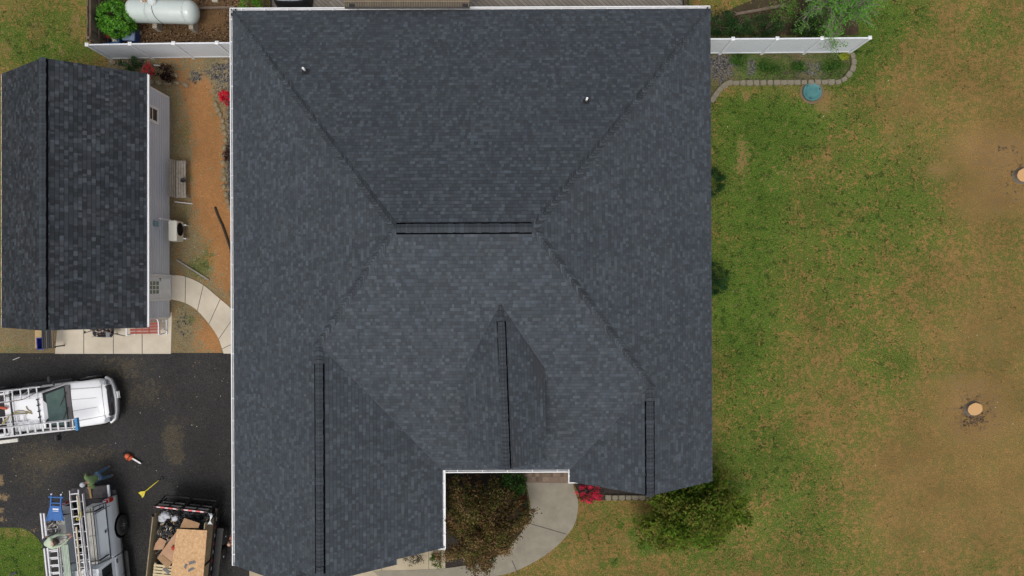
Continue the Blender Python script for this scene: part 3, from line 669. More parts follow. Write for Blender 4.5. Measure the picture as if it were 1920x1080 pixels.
for i in range(n):            # lap courses, east and west
    z0 = .2 + i * lap; z1 = z0 + lap
    for x, s_ in ((WX, 1), (GX0 + .39, -1)):
        zm = z0 + lap * .72
        q = [(x + s_ * .022, WY0, z0), (x + s_ * .022, WY1, z0), (x + s_ * .022, WY1, zm), (x + s_ * .022, WY0, zm)]
        mb.quad(*q); mb.quad((x + s_ * .022, WY0, zm), (x + s_ * .022, WY1, zm), (x - s_ * .004, WY1, zm + .03), (x - s_ * .004, WY0, zm + .03)); mb.quad((x - s_ * .004, WY0, zm + .03), (x - s_ * .004, WY1, zm + .03), (x - s_ * .004, WY1, z1), (x - s_ * .004, WY0, z1), (.8, .8, .8)); mb.quad((x, WY0, z0), (x + s_ * .02, WY0, z0), (x + s_ * .02, WY1, z0), (x, WY1, z0), (.55, .55, .55))  # recessed groove and lap underside have their shade put into the colour
for y, s_ in ((WY0, -1), (WY1, 1)):
    for i in range(n):
        z0 = .2 + i * lap; z1 = z0 + lap
        mb.quad((GX0 + .39, y + s_ * .02, z0), (WX, y + s_ * .02, z0), (WX, y + s_ * .004, z1), (GX0 + .39, y + s_ * .004, z1))
    mb.poly([(GX0 + .1, y + s_ * .006, GZ - .04), (GX1 - .1, y + s_ * .006, GZ - .04), (GXR, y + s_ * .006, GZR - .1)])
siding_a = M('lap_siding', (0.58, 0.6, 0.65), scale=1.0, var=.05, rough=.6, attr=True)
mb.build('wall', siding_a, gar)
mb = MB(); mb.box(GX0 + .41, WX - .01, WY0 + .02, WY1 - .02, -.1, .2); mb.build('foundation', M('parged_block', (0.25, .23, .19), (0.36, .33, .27), scale=9, rough=.95, bump=.5), gar)
for x in (WX, GX0 + .39):
    for y in (WY0, WY1): mb = MB(); mb.box(x - .03, x + .035, y - .04, y + .04, .18, GZ); mb.build('corner_board', white_trim, gar)
mb = MB(); mb.box(WX - .01, WX + .03, WY0 + .04, WY1 - .04, .17, .205); mb.build('base_trim', white_trim, gar)
mb = MB(); mb.bar((GX1 + .01, GY0, GZ - .07), (GX1 + .01, GY1, GZ - .07), .022, .15); mb.bar((GX0 - .01, GY0, GZ - .07), (GX0 - .01, GY1, GZ - .07), .022, .15)
mb.bar((GX1 + .045, GY0 + .02, GZ - .05), (GX1 + .045, GY1 - .02, GZ - .05), .05, .08)
mb.quad((WX, GY0, GZ - .14), (GX1, GY0, GZ - .14), (GX1, GY1, GZ - .14), (WX, GY1, GZ - .14)); mb.quad((GX0, GY0, GZ - .14), (GX0 + .4, GY0, GZ - .14), (GX0 + .4, GY1, GZ - .14), (GX0, GY1, GZ - .14))
mb.build('fascia', white_trim, gar)
for y in (GY0, GY1):
    for x in (GX0, GX1): mb = MB(); mb.bar((x, y, GZ - .07), (GXR, y, GZR - .07), .03, .1); mb.build('rake_board', roof_edge_m, gar)
window(gar, (WX + .03, 7.36, 1.62), .6, .85, 1, 0)
panel_door(gar, (WX + .03, .02, .08), .92, 2.03, 1, 0, lites=True)
mb = MB(); mb.box(GX0 + .9, WX - .9, WY0 - .06, WY0 - .025, 0, 2.2)
for i in range(1, 4): mb.box(GX0 + .9, WX - .9, WY0 - .07, WY0 - .06, i * .55 - .012, i * .55 + .012)
mb.build('garage_door', white_vinyl, gar)
# ------------------------------------------------------------------ paths, slabs and deck
def slab(name, pts, z0, z1, m, kind='structure'):
    mb = MB(); mb.prism([(p[0], p[1]) for p in pts], z0, z1); o = mb.build(name, m); tag(o, kind=kind); return o
joint_m = M('joint_dark', (0.09, 0.08, 0.065), scale=9, rough=1)
def slab_joints(o, lst, z, w=.03):
    mb = MB()
    for a, b in lst: mb.bar((a[0], a[1], z), (b[0], b[1], z), w, .006)
    j = mb.build('joint', joint_m, o); return j
o = slab('concrete_apron', [P(108, 617), P(323, 585), P(321, 663.2), P(104, 663.2)], -.05, .035, concrete_m)
slab_joints(o, [(P(158, 610), P(158, 663)), (P(213, 605), P(213.5, 663)), (P(267, 600), P(267.5, 663))], .036)
# curved walk from the garage door to the house
def ribbon(name, left, right, z0, z1, m):
    l = [P(*p) for p in smooth_path([(a, b, 0) for a, b in left], 8) for p in [(p[0], p[1])]]
    r = [P(*p) for p in smooth_path([(a, b, 0) for a, b in right], 8) for p in [(p[0], p[1])]]
    n = len(l); mb = MB()
    for i in range(n - 1):
        q = [l[i], l[i + 1], r[i + 1], r[i]]
        mb.add([(p.x, p.y, z1) for p in q] + [(p.x, p.y, z0) for p in q], [(0, 3, 2, 1), (0, 1, 5, 4), (2, 3, 7, 6)])
    o = mb.build(name, m); tag(o, kind='structure'); return o, l, r
walk, wl, wr = ribbon('walkway', [(322, 516), (345, 518), (378, 532), (410, 558), (436, 582), (456, 622), (468, 663)], [(321, 561), (345, 567), (368, 580), (390, 604), (408, 630), (416, 650), (420, 662.8)], -.05, .04, concrete_m)
slab_joints(walk, [(wl[k], wr[k]) for k in (9, 17, 25, 34, 42)], .041, .025)
front_conc = M('old_concrete', (0.2, 0.18, 0.135), (0.28, 0.25, 0.19), scale=1.4, rough=.9, bump=.3, bscale=40)
fw, fl_, fr_ = ribbon('front_walk', [(1066, 884), (1078, 920), (1084, 945), (1078, 980), (1062, 1004), (1036, 1030), (1000, 1054), (955, 1074), (900, 1084), (820, 1096), (740, 1110)],
                      [(985, 884), (986, 900), (993, 940), (993, 962), (985, 982), (976, 1000), (955, 1020), (930, 1042), (890, 1056), (820, 1066), (700, 1070)], -.05, .04, front_conc)
slab_joints(fw, [(P(993, 981), P(1062, 1001)), (P(960, 1050), P(971, 1075))], .042, .035)
o = slab('porch_step', [P(975, 876), P(1068, 876), P(1064, 904), P(986, 903)], .0, .16, M('paver_brick', (0.13, 0.09, 0.065), (0.2, .15, .11), scale=30, rough=.9, bump=.5)); 
mb = MB(); rnd = random.Random(3)
for i in range(12):
    for j in range(2):
        x = P(984, 890).x + i * .158; y = P(984, 903, .16).y + .01 + j * .21; t = rnd.uniform(.7, 1.4)
        mb.box(x, x + .148, y, y + .2, .158, .172, (t, t * .96, t * .92))
mb.build('paver', M('paver_top', (0.16, 0.12, 0.09), scale=14, rough=.9, attr=True, bump=.3), o)
o = slab('garage_apron', [P(468, 1055), P(835, 1025), P(835, 1160), P(468, 1160)], -.05, .03, M('tan_concrete', (0.36, 0.3, 0.2), (0.45, .385, .27), scale=1.1, rough=.9, bump=.2))
slab_joints(o, [(P(716, 1060), P(716, 1160)), (P(804, 1030), P(804, 1160)), (P(820, 1030), P(820, 1070))], .031, .02)
# deck behind the house
def deck_material():
    m = bpy.data.materials.new('deck_boards'); m.use_nodes = True; nt = m.node_tree; N = nt.nodes; L = nt.links; b = N['Principled BSDF']; b.inputs['Roughness'].default_value = .8
    tc = N.new('ShaderNodeTexCoord'); mp = N.new('ShaderNodeMapping'); mp.inputs['Rotation'].default_value = (0, 0, R(42)); L.new(tc.outputs['Object'], mp.inputs[0])
    br = N.new('ShaderNodeTexBrick'); br.inputs['Scale'].default_value = 1; br.inputs['Brick Width'].default_value = 4.8; br.inputs['Row Height'].default_value = .145; br.inputs['Mortar Size'].default_value = .007
    br.inputs['Color1'].default_value = (.2, .17, .14, 1); br.inputs['Color2'].default_value = (.27, .24, .2, 1); br.inputs['Mortar'].default_value = (.02, .018, .015, 1)
    L.new(mp.outputs[0], br.inputs[0]); L.new(br.outputs[0], b.inputs['Base Color']); return m
o = slab('deck', [(-10.6, 10.98), (7.6, 10.98), (7.6, 15.5), (-10.6, 15.5)], .42, .5, deck_material()); del o['kind']; tag(o, 'grey board deck running along the back of the house', 'deck')
mb = MB()
for x in (-10.45, -10.2): mb.bar((x, 11.0, .55), (x, 11.4, .55), .03, .03)
def railing(a, b, label):
    t = empty('deck_railing', a, 0, label, 'railing', 'black railings at the ends of the deck'); d = Vector(b) - Vector(a); r = MB()
    for z in (.1, .95): r.bar((0, 0, z), d + Vector((0, 0, z)), .05, .04)
    n = int(d.length / .11)
    r.build('rail', black_metal, t); r = MB()
    for i in range(n + 1): p = d * (i / n); r.bar(p + Vector((0, 0, .1)), p + Vector((0, 0, .95)), .02, .02)
    r.build('baluster_row', black_metal, t)
    r = MB()
    for f in (0, .5, 1): r = MB(); p = d * f; r.bar(p, p + Vector((0, 0, 1.05)), .08, .08); r.build('post', black_metal, t)
    return t
railing((-10.55, 11.1, .5), (-10.55, 15.4, .5), 'black baluster railing at the left end of the deck beside the covered grill')
railing((7.5, 11.1, .5), (7.5, 15.4, .5), 'black baluster railing at the right end of the deck')
# shade canopy above the deck
can = empty('canopy', (0, 0, 0), 0, 'brown ribbed shade canopy standing on the deck over the back gutter', 'canopy')
cz = 3.1; c0 = P(646, 12.5, cz); c1 = P(881, 12.5, cz); mb = MB()
nr = 74
for i in range(nr):
    x0 = c0.x + (c1.x - c0.x) * i / nr; x1 = c0.x + (c1.x - c0.x) * (i + .62) / nr; mb.box(x0, x1, c0.y, c0.y + 3, cz - .01, cz + .012)
for i in range(7):
    y = c0.y + .2 + i * .24; mb.box(c0.x, c1.x, y, y + .028, cz + .012, cz + .022, (1.9, 1.8, 1.6))
mb.box(c0.x, c1.x, c0.y, c0.y + 3, cz - .03, cz - .012, (.35, .35, .35))
mb.build('slatted_roof', M('brown_slat', (0.15, 0.12, 0.085), scale=4, rough=.85, attr=True), can)
for fx in (.08, .92):
    for dy in (.25, 2.7): p = MB(); x = c0.x + (c1.x - c0.x) * fx; p.bar((x, c0.y + dy, .5), (x, c0.y + dy, cz - .03), .09, .09); p.build('post', black_metal, can)
p = MB(); p.bar((c0.x, c0.y - .03, cz - .04), (c1.x, c0.y - .03, cz - .04), .05, .06); p.build('edge_beam', M('beam_brown', (.05, .045, .04)), can)
for fx in (.06, .96): p = MB(); x = c0.x + (c1.x - c0.x) * fx; p.box(x - .1, x + .12, c0.y - .02, c0.y + .1, cz + .012, cz + .05, bev=.01); p.build('bracket', black_metal, can)
# covered grill
g = empty('covered_grill', P(554, 4, .5), 0, 'grill under a black and pale blue cover on the deck', 'grill')
mb = MB(); secs = [(.78, .36, 0), (.8, .38, .3), (.76, .36, .7), (.72, .3, .85)]
mb.loft([[(a * math.copysign(abs(math.cos(t)) ** .45, math.cos(t)) * (1 + .03 * math.sin(5 * t)), b * math.copysign(abs(math.sin(t)) ** .45, math.sin(t)), z) for t in [2 * math.pi * k / 28 for k in range(28)]] for a, b, z in secs]); mb.build('cover', black_plastic, g)
mb = MB(); secs = [(.72, .31, .852), (.66, .26, 1.0), (.5, .17, 1.12), (.2, .06, 1.15)]
mb.loft([[(a * math.copysign(abs(math.cos(t)) ** .6, math.cos(t)) * (1 + .05 * math.sin(7 * t)), b * math.copysign(abs(math.sin(t)) ** .6, math.sin(t)) - .0, z) for t in [2 * math.pi * k / 28 for k in range(28)]] for a, b, z in secs]); mb.build('cover_top', M('grill_cover_top', (.3, .34, .42), (.5, .53, .58), scale=3, rough=.5), g)

# ------------------------------------------------------------------ fences
def vinyl_fence(pxs, py, label, end):
    zt = 1.83; pts = [P(x, py[i], zt) for i, x in enumerate(pxs)]
    t = empty('vinyl_fence', (0, 0, 0), 0, label, 'fence', 'white vinyl privacy fences either side of the house')
    def post(p, cap=True):
        q = MB(); q.box(p.x - .06, p.x + .06, p.y - .06, p.y + .06, 0, zt + .02, bev=.01)
        po = q.build('post', white_vinyl, t)
        q = MB(); q.box(p.x - .075, p.x + .075, p.y - .075, p.y + .075, zt + .021, zt + .045); q.add([(p.x + a * .07, p.y + b * .07, zt + .045) for a, b in ((-1, -1), (1, -1), (1, 1), (-1, 1))] + [(p.x, p.y, zt + .085)], [(0, 1, 4), (1, 2, 4), (2, 3, 4), (3, 0, 4)])
        q.build('post_cap', gutter_white, po)
    for p in pts: post(p)
    full = pts + [Vector((end, pts[-1].y, zt))] if end > pts[-1].x else [Vector((end, pts[0].y, zt))] + pts
    for i in range(len(full) - 1):
        a, b = full[i], full[i + 1]; q = MB(); n = 11
        for k in range(n):
            u0 = a + (b - a) * ((k + .02) / n); u1 = a + (b - a) * ((k + .98) / n)
            q.bar(Vector((u0.x, u0.y, .98)), Vector((u1.x, u1.y, .98)), .026, 1.55)
        pn = q.build('panel', M('fence_panel', (.66, .69, .72), scale=1.2, var=.04, rough=.5), t)
        for z, h in ((zt - .03, .08), (.16, .1)):
            q = MB(); q.bar(Vector((a.x + .06, a.y, z)), Vector((b.x - .06, b.y, z)), .055, h); q.build('rail', white_vinyl, t)
    return t
vinyl_fence([163.5, 244, 325.5, 407], [84, 82.5, 81.3, 80.5], 'white vinyl privacy fence between the small garage and the left house wall', -11.0)
vinyl_fence([1374, 1457, 1541, 1630.5], [73, 72.5, 71.8, 71], 'white vinyl fence from the right house wall to the lawn, crossed by bare twigs', 7.75)
wf = empty('wooden_fence', (0, 0, 0), 0, 'weathered brown board fence running back from the left end of the white fence', 'fence')
fx = -17.86; mb = MB(); rnd = random.Random(5)
y = 10.42
while y < 14.5:
    t = rnd.uniform(.7, 1.25); mb.box(fx - .03, fx - .008, y, y + .135, .04, 1.78 + rnd.uniform(-.02, .02), (t, t, t)); y += .145
mb.build('board_panel', M('fence_board', (.12, .085, .06), (.2, .15, .11), scale=7, rough=.9, attr=True), wf)
for z in (.35, 1.0, 1.62):
    mb = MB(); mb.bar((fx + .03, 10.4, z), (fx + .03, 14.5, z), .05, .09); mb.build('rail', wood_brown, wf)
for y in (10.5, 12.7, 14.4):
    mb = MB(); mb.box(fx + .06, fx + .15, y - .05, y + .05, 0, 1.9); mb.build('post', wood_brown, wf)

# ------------------------------------------------------------------ gas tank, bins
tank = empty('propane_tank', P(305, 21.5, .88), R(-1.6), 'large white propane tank with domed ends lying on concrete blocks', 'gas tank')
mb = MB(); r = .5; L_ = 1.56; prof = [(0.001, -L_)] + [(r * math.sin(a), -(L_ - r * .72) - r * .72 * math.cos(a)) for a in [math.pi / 2 * k / 8 for k in range(1, 9)]] + [(r * math.sin(a), (L_ - r * .72) + r * .72 * math.cos(a)) for a in [math.pi / 2 * k / 8 for k in range(8, 0, -1)]] + [(.001, L_)]
mb.lathe((0, 0, 0), prof, 40, axis='X'); mb.build('shell', M('tank_paint', (.5, .56, .52), (.58, .63, .6), scale=1.5, rough=.3, coat=.3), tank)
mb = MB(); mb.lathe((-.22, .22, .42), [(.2, -.06), (.2, .08), (.17, .14), (.09, .18), (0.001, .19)], 24); mb.build('valve_dome', M('tank_dome', (.55, .59, .57), rough=.4), tank)
mb = MB(); mb.lathe((-.68, .24, .42), [(.06, 0), (.055, .06), (.02, .07)], 12); mb.lathe((-.52, .24, .42), [(.04, 0), (.035, .09), (.01, .1)], 10, (.8, .5, .3)); mb.bar((-.62, .22, .45), (-.38, .24, .46), .03, .03, (.5, .3, .2)); mb.lathe((-.4, .2, .44), [(.035, 0), (.035, .05)], 10, (.1, .1, .1))
mb.build('gauge', M('brass', (.6, .55, .45), attr=True, rough=.4), tank)
mb = MB(); mb.tube(smooth_path([(-.22, .03, .5), (-.2, -.15, .49), (-.16, -.33, .38), (-.08, -.45, .22), (.0, -.52, 0), (.08, -.58, -.5), (.2, -.7, -.85)], 4), .013, 6); mb.build('gas_hose', black_plastic, tank)
for x in (-.55, 1.05):
    mb = MB(); mb.box(x - .1, x + .1, -.58, .5, -.88, -.4, bev=.012); mb.build('block', M('block_conc', (.3, .26, .2), (.42, .37, .3), rough=.95, bump=.5), tank)
    mb = MB(); mb.lathe((x, 0, 0), [(.503, -.04), (.51, -.04), (.51, .04), (.503, .04)], 40, axis='X'); mb.build('saddle_band', M('tank_band', (.5, .55, .52)), tank)
def tub(name, px, py, w, d, h, rz, m, label, cat, lid=None, z=0):
    t = empty(name, P(px, py, z), R(rz), label, cat); q = MB()
    for (k0, k1) in ((1, .9),):
        o_ = [(-w / 2, -d / 2), (w / 2, -d / 2), (w / 2, d / 2), (-w / 2, d / 2)]
        q.loft([[(x * .86, y_ * .86, 0) for x, y_ in o_], [(x, y_, h) for x, y_ in o_], [(x * .94, y_ * .94, h) for x, y_ in o_], [(x * .84, y_ * .84, .1) for x, y_ in o_]], sm=False)
        for i in range(4):
            a, b = o_[i], o_[(i + 1) % 4]; q.bar((*a, h), (*b, h), .04, .03)
    q.build('body', m, t)
    if lid: q = MB(); q.box(-w / 2 - .01, w / 2 + .01, -d / 2 - .01, d / 2 + .01, h + .016, h + .06, bev=.015); q.box(-w / 2 + .06, w / 2 - .06, -d / 2 + .06, d / 2 - .06, h + .06, h + .072); q.build('lid', lid, t)
    return t
tub('storage_bin', 217, 79, .85, .45, .5, 2, M('bin_blue', (.07, .2, .5), scale=5, rough=.4), 'open bright blue plastic bin behind the white fence', 'bin')
tub('storage_bin', 210, 69, .6, .4, .45, -4, M('bin_red', (.3, .03, .035), scale=5, rough=.45), 'dark red plastic bin half under the round green bush', 'bin', M('bin_red_lid', (.34, .04, .04)))
tub('storage_bin', 254, 71, .52, .6, .5, -3, M('bin_navy', (.04, .07, .22), scale=5, rough=.5), 'pale grey blue lidded bin in the mulch yard right of the open blue bin', 'bin', M('bin_grey_lid', (.22, .29, .42), rough=.45))
mb = MB(); mb.loft([[(a * math.cos(t) * (1 + .2 * math.sin(3 * t + k)), b * math.sin(t) * (1 + .15 * math.sin(4 * t - k)), z) for t in [2 * math.pi * j / 16 for j in range(16)]] for k, (a, b, z) in enumerate([(.1, .2, .3), (.15, .32, .45), (.12, .3, .56), (.05, .16, .62)])])
o = mb.build('sack', M('dirty_sack', (.45, .42, .33), (.62, .6, .52), scale=9, rough=.8), None, None, P(225, 75, .0), R(20)); tag(o, 'crumpled pale sack stuffed between the blue and red bins', 'sack')

# ------------------------------------------------------------------ foliage
def crown(mb, o, rad, n, leaf, pal, seed, clumps=40, spread=.22, hollow=.35, flat=.0, aspect=1.0, low=-1.0, out=0.0, edge=.12):
    rnd = np.random.RandomState(seed); o = np.array(o)
    cl = []
    while len(cl) < clumps:
        p = rnd.uniform(-1, 1, 3); l = np.linalg.norm(p)
        if hollow < l < 1 and p[2] > low: cl.append(p * (1 + rnd.uniform(-edge, edge)))
    cl = np.array(cl); ctone = rnd.uniform(.7, 1.25, clumps); cpal = rnd.randint(0, len(pal), clumps)
    idx = rnd.randint(0, clumps, n); pos = (cl[idx] + rnd.normal(0, spread, (n, 3)))
    pos = pos * np.array(rad)
    for i in range(n):
        p = Vector(pos[i] + o)
        d = Vector(pos[i] / np.array(rad)); 
        nrm = Vector(rnd.normal(0, 1, 3)) + Vector((0, 0, .9 + flat)) + d * out; nrm.normalize()
        a = nrm.orthogonal().normalized(); a = Matrix.Rotation(rnd.uniform(0, 6.28), 3, nrm) @ a; b = nrm.cross(a)
        s_ = leaf * rnd.uniform(.6, 1.3); w = s_ * .5 * aspect
        c = pal[cpal[idx[i]] if rnd.rand() < .7 else rnd.randint(len(pal))]; t = ctone[idx[i]] * rnd.uniform(.75, 1.25)
        mb.add([p - a * s_ * .5, p + b * w * .6, p + a * s_ * .5, p - b * w * .6], [(0, 1, 2, 3)], tuple(x * t for x in c))
W1 = M('leaf', (1.55, 1.55, 1.5), (1.3, 1.3, 1.3), scale=5, rough=.8, attr=True, spec=.08)
_nt = W1.node_tree; _b = _nt.nodes['Principled BSDF']; _tr = _nt.nodes.new('ShaderNodeBsdfTranslucent'); _ms = _nt.nodes.new('ShaderNodeMixShader'); _ms.inputs[0].default_value = .42   # thin leaves let light through
_nt.links.new(_b.inputs['Base Color'].links[0].from_socket, _tr.inputs['Color']); _nt.links.new(_b.outputs[0], _ms.inputs[1]); _nt.links.new(_tr.outputs[0], _ms.inputs[2])
_nt.links.new(_ms.outputs[0], _nt.nodes['Material Output'].inputs['Surface'])
def bush(name, o, rad, n, leaf, pal, seed, label, cat='bush', clumps=40, group=None, stem=True, **kw):
    t = empty(name, (o[0], o[1], 0), 0, label, cat, group)
    mb = MB(); crown(mb, (0, 0, o[2]), rad, n, leaf, pal, seed, clumps, **kw); mb.build('foliage', W1, t)
    if stem:
        s = MB(); rnd = random.Random(seed)
        for i in range(6):
            a = rnd.uniform(0, 6.28); s.tube([(0, 0, 0), (math.cos(a) * rad[0] * .3, math.sin(a) * rad[1] * .3, o[2] * .7), (math.cos(a) * rad[0] * .65, math.sin(a) * rad[1] * .65, o[2] + rad[2] * .4)], [.02, .014, .006], 5)
        s.build('stem', bark, t)
    return t
G_bright = [(.08, .22, .02), (.12, .3, .03), (.05, .14, .015), (.1, .24, .05)]
G_dark = [(.015, .045, .012), (.03, .075, .02), (.02, .055, .02), (.045, .1, .03)]
G_mid = [(.04, .1, .02), (.065, .14, .025), (.03, .07, .015)]
RED = [(.55, .02, .045), (.7, .05, .09), (.42, .015, .03), (.04, .07, .02)]
PINK = [(.55, .025, .06), (.66, .06, .12), (.45, .03, .07), (.45, .03, .07), (.04, .05, .02)]
bush('round_bush', P(219, 37, .95), (.78, .78, .74), 9000, .08, G_bright, 2, 'big round bright green bush beside the propane tank', clumps=420, spread=.06, hollow=.82, edge=.03, out=1.5)
bush('shrub', P(472, 10, .5), (.5, .45, .4), 900, .07, G_bright[:3], 3, 'small bright green shrub behind the back left corner of the house', clumps=30, spread=.15, hollow=.5)
bush('shrub', P(246, 121, .55), (.42, .32, .45), 1300, .05, G_dark, 4, 'dark green shrub against the white fence beside the garage roof', clumps=30, spread=.15, hollow=.5)
bush('azalea', P(278, 132, .45), (.27, .3, .35), 900, .05, RED[:2] + [(.5, .08, .08), (.05, .1, .02), (.35, .06, .06)], 5, 'small red flowering azalea at the corner of the garage roof', 'azalea', clumps=24, spread=.16, hollow=.5)
bush('shrub', P(311, 135, .4), (.42, .38, .36), 1300, .055, [(.02, .008, .01), (.035, .012, .014), (.012, .006, .006)], 6, 'dark purple leaved shrub on the gravel by the white fence', clumps=30, spread=.15, hollow=.5)
bush('azalea', P(424, 183, .4), (.28, .3, .32), 1100, .05, [(.6, .01, .04), (.75, .03, .1), (.45, .01, .03), (.5, .01, .04)], 7, 'bright red azalea against the left wall of the house', 'azalea', clumps=24, spread=.16, hollow=.5)
bush('shrub', P(431, 288, .35), (.3, .4, .3), 900, .05, [(.03, .01, .012), (.05, .015, .02), (.02, .01, .01)], 8, 'dark maroon shrub by the left house wall inside the stone edging', clumps=24, spread=.16, hollow=.5)
bush('azalea', P(1105, 924, .35), (.62, .42, .36), 3400, .048, PINK, 9, 'pink flowering azalea at the front between the walk and the right gable', 'azalea', clumps=60, spread=.1, hollow=.7, out=.8)
bush('shrub', P(1331, 342, .7), (.66, .62, .66), 4600, .055, G_dark[:3], 10, 'clipped dark shrub against the right house wall, upper of two', group='clipped shrubs on the right wall', clumps=70, spread=.09, hollow=.8, edge=.02, out=1)
bush('shrub', P(1335, 523, .75), (.72, .72, .72), 5000, .055, G_dark[:3], 12, 'clipped dark shrub against the right house wall, lower of two', group='clipped shrubs on the right wall', clumps=70, spread=.09, hollow=.8, edge=.02, out=1)
bush('shrub', P(960, 903, .8), (.62, .72, .75), 2600, .07, [(.025, .07, .015), (.045, .11, .02), (.02, .05, .012), (.06, .12, .03)], 13, 'green broad leaved shrub in the front court beside the walk', clumps=50, spread=.12, hollow=.6)
bush('shrub', P(984, 950, .4), (.3, .55, .35), 1100, .05, [(.03, .07, .015), (.045, .1, .02), (.2, .03, .02)], 14, 'low green shrub with red tips along the inner edge of the front walk', clumps=30, spread=.13, hollow=.5)
bush('shrub', P(775, 1044, .4), (.45, .32, .35), 1000, .05, [(.09, .07, .05), (.06, .05, .035), (.05, .055, .03)], 15, 'brown twiggy shrub beside the garage door below the eave', clumps=24, spread=.16, hollow=.5)
bush('shrub', P(820, 1049, .4), (.3, .35, .35), 1000, .055, [(.06, .13, .02), (.09, .16, .03), (.2, .06, .04), (.1, .1, .04)], 16, 'green shrub with reddish tips at the corner of the garage under the maple', clumps=24, spread=.16, hollow=.5)
for i, (x, y, r_, l) in enumerate([(1350, 45, .75, 'leafy dark shrub at the back right corner of the house'), (1385, 52, .6, 'second dark shrub from the house behind the right fence'), (1438, 52, .72, 'round dark shrub behind the second post of the right fence'), (1515, 50, .7, 'dark shrub under the bare branched tree')]):
    bush('shrub', P(x, y, .5), (r_, r_ * .8, .5), 1800, .065, G_dark + [(.05, .1, .03)], 20 + i, l, clumps=40, spread=.14, hollow=.4, group='dark shrubs behind the right fence')
for i, (x, y, r_, l) in enumerate([(1500, 125, .4, 'low green plant in the middle of the right planting bed'), (1385, 110, .4, 'low dark green plant close to the house in the right planting bed'), (1440, 128, .5, 'spreading grassy plant left of centre in the right planting bed'), (1583, 105, .2, 'small yellow green plant at the outer end of the right fence'), (1560, 125, .45, 'loose green plant at the outer end of the right planting bed')]):
    bush('plant', P(x, y, .12), (r_, r_ * .6, .12), int(1400 * r_ + 200), .06, [(.22, .26, .03), (.3, .3, .03)] if i == 3 else G_mid + [(.09, .17, .03)], 30 + i, l, 'plant', clumps=20, spread=.3, hollow=.1, group='low plants in the right planting bed', stem=False)

bark_d = M('dark_bark', (.035, .028, .02), (.07, .055, .04), scale=14, rough=.95, spec=.1)
# weeping maple
mp = P(902, 988, 2.2); mt = empty('maple_tree', (mp.x, mp.y, 0), 0, 'bronze and olive weeping maple spreading over the front court and walk', 'tree')
trunk = MB(); lv = MB(); rnd = random.Random(21)
trunk.tube([(0, .1, 0), (.05, .1, .6), (-.03, .05, 1.3), (0, 0, 2.0)], [.09, .075, .07, .055], 9)
MAP = [(.11, .07, .026), (.13, .072, .033), (.075, .078, .018), (.16, .09, .05), (.05, .06, .014), (.17, .12, .055), (.08, .05, .022), (.085, .095, .022)]
rx = (1.95, 2.05)
for i in range(210):
    a = rnd.uniform(0, 2 * math.pi); f = rnd.random() ** .55; reach = f * (1 + .16 * math.sin(3 * a + 1) + .08 * math.sin(7 * a) + rnd.uniform(-.08, .12))
    top = 3.15 - .75 * f * f + .45 * mnoise.noise(Vector((math.cos(a) * f * 2.6, math.sin(a) * f * 2.6, 1.7)))
    end = Vector((math.cos(a) * rx[0] * reach, math.sin(a) * rx[1] * reach, max(1.0, top - .9 * f * f - rnd.uniform(.1, .45))))
    midp = Vector((end.x * .55, end.y * .55, top)); pts = smooth_path([(0, 0, 1.7 + rnd.uniform(-.3, .3)), midp, end], 6)
    trunk.tube(pts, [.028 * (1 - k / len(pts)) + .004 for k in range(len(pts))], 5, caps=False)
    pal = rnd.choice(MAP); tt = rnd.uniform(.7, 1.35); dirn = (end - midp).normalized()
    for k in range(210):
        j = rnd.uniform(.35, 1.0); q = pts[min(int(j * (len(pts) - 1)), len(pts) - 1)]
        p = q + Vector((rnd.gauss(0, .1), rnd.gauss(0, .1), rnd.gauss(-.02, .07)))
        ax = (dirn * .8 + Vector((rnd.gauss(0, .6), rnd.gauss(0, .6), rnd.gauss(-.15, .3)))).normalized(); b = ax.cross(Vector((rnd.gauss(0, .5), rnd.gauss(0, .5), 1))).normalized()
        s_ = rnd.uniform(.05, .1); c = pal if rnd.random() < .6 else rnd.choice(MAP); t = tt * rnd.uniform(.65, 1.4)
        lv.add([p - ax * s_ * .6, p + b * s_ * .3, p + ax * s_ * .7, p - b * s_ * .3], [(0, 1, 2, 3)], tuple(x * t for x in c))
trunk.build('trunk', bark_d, mt); lv.build('crown', W1, mt)
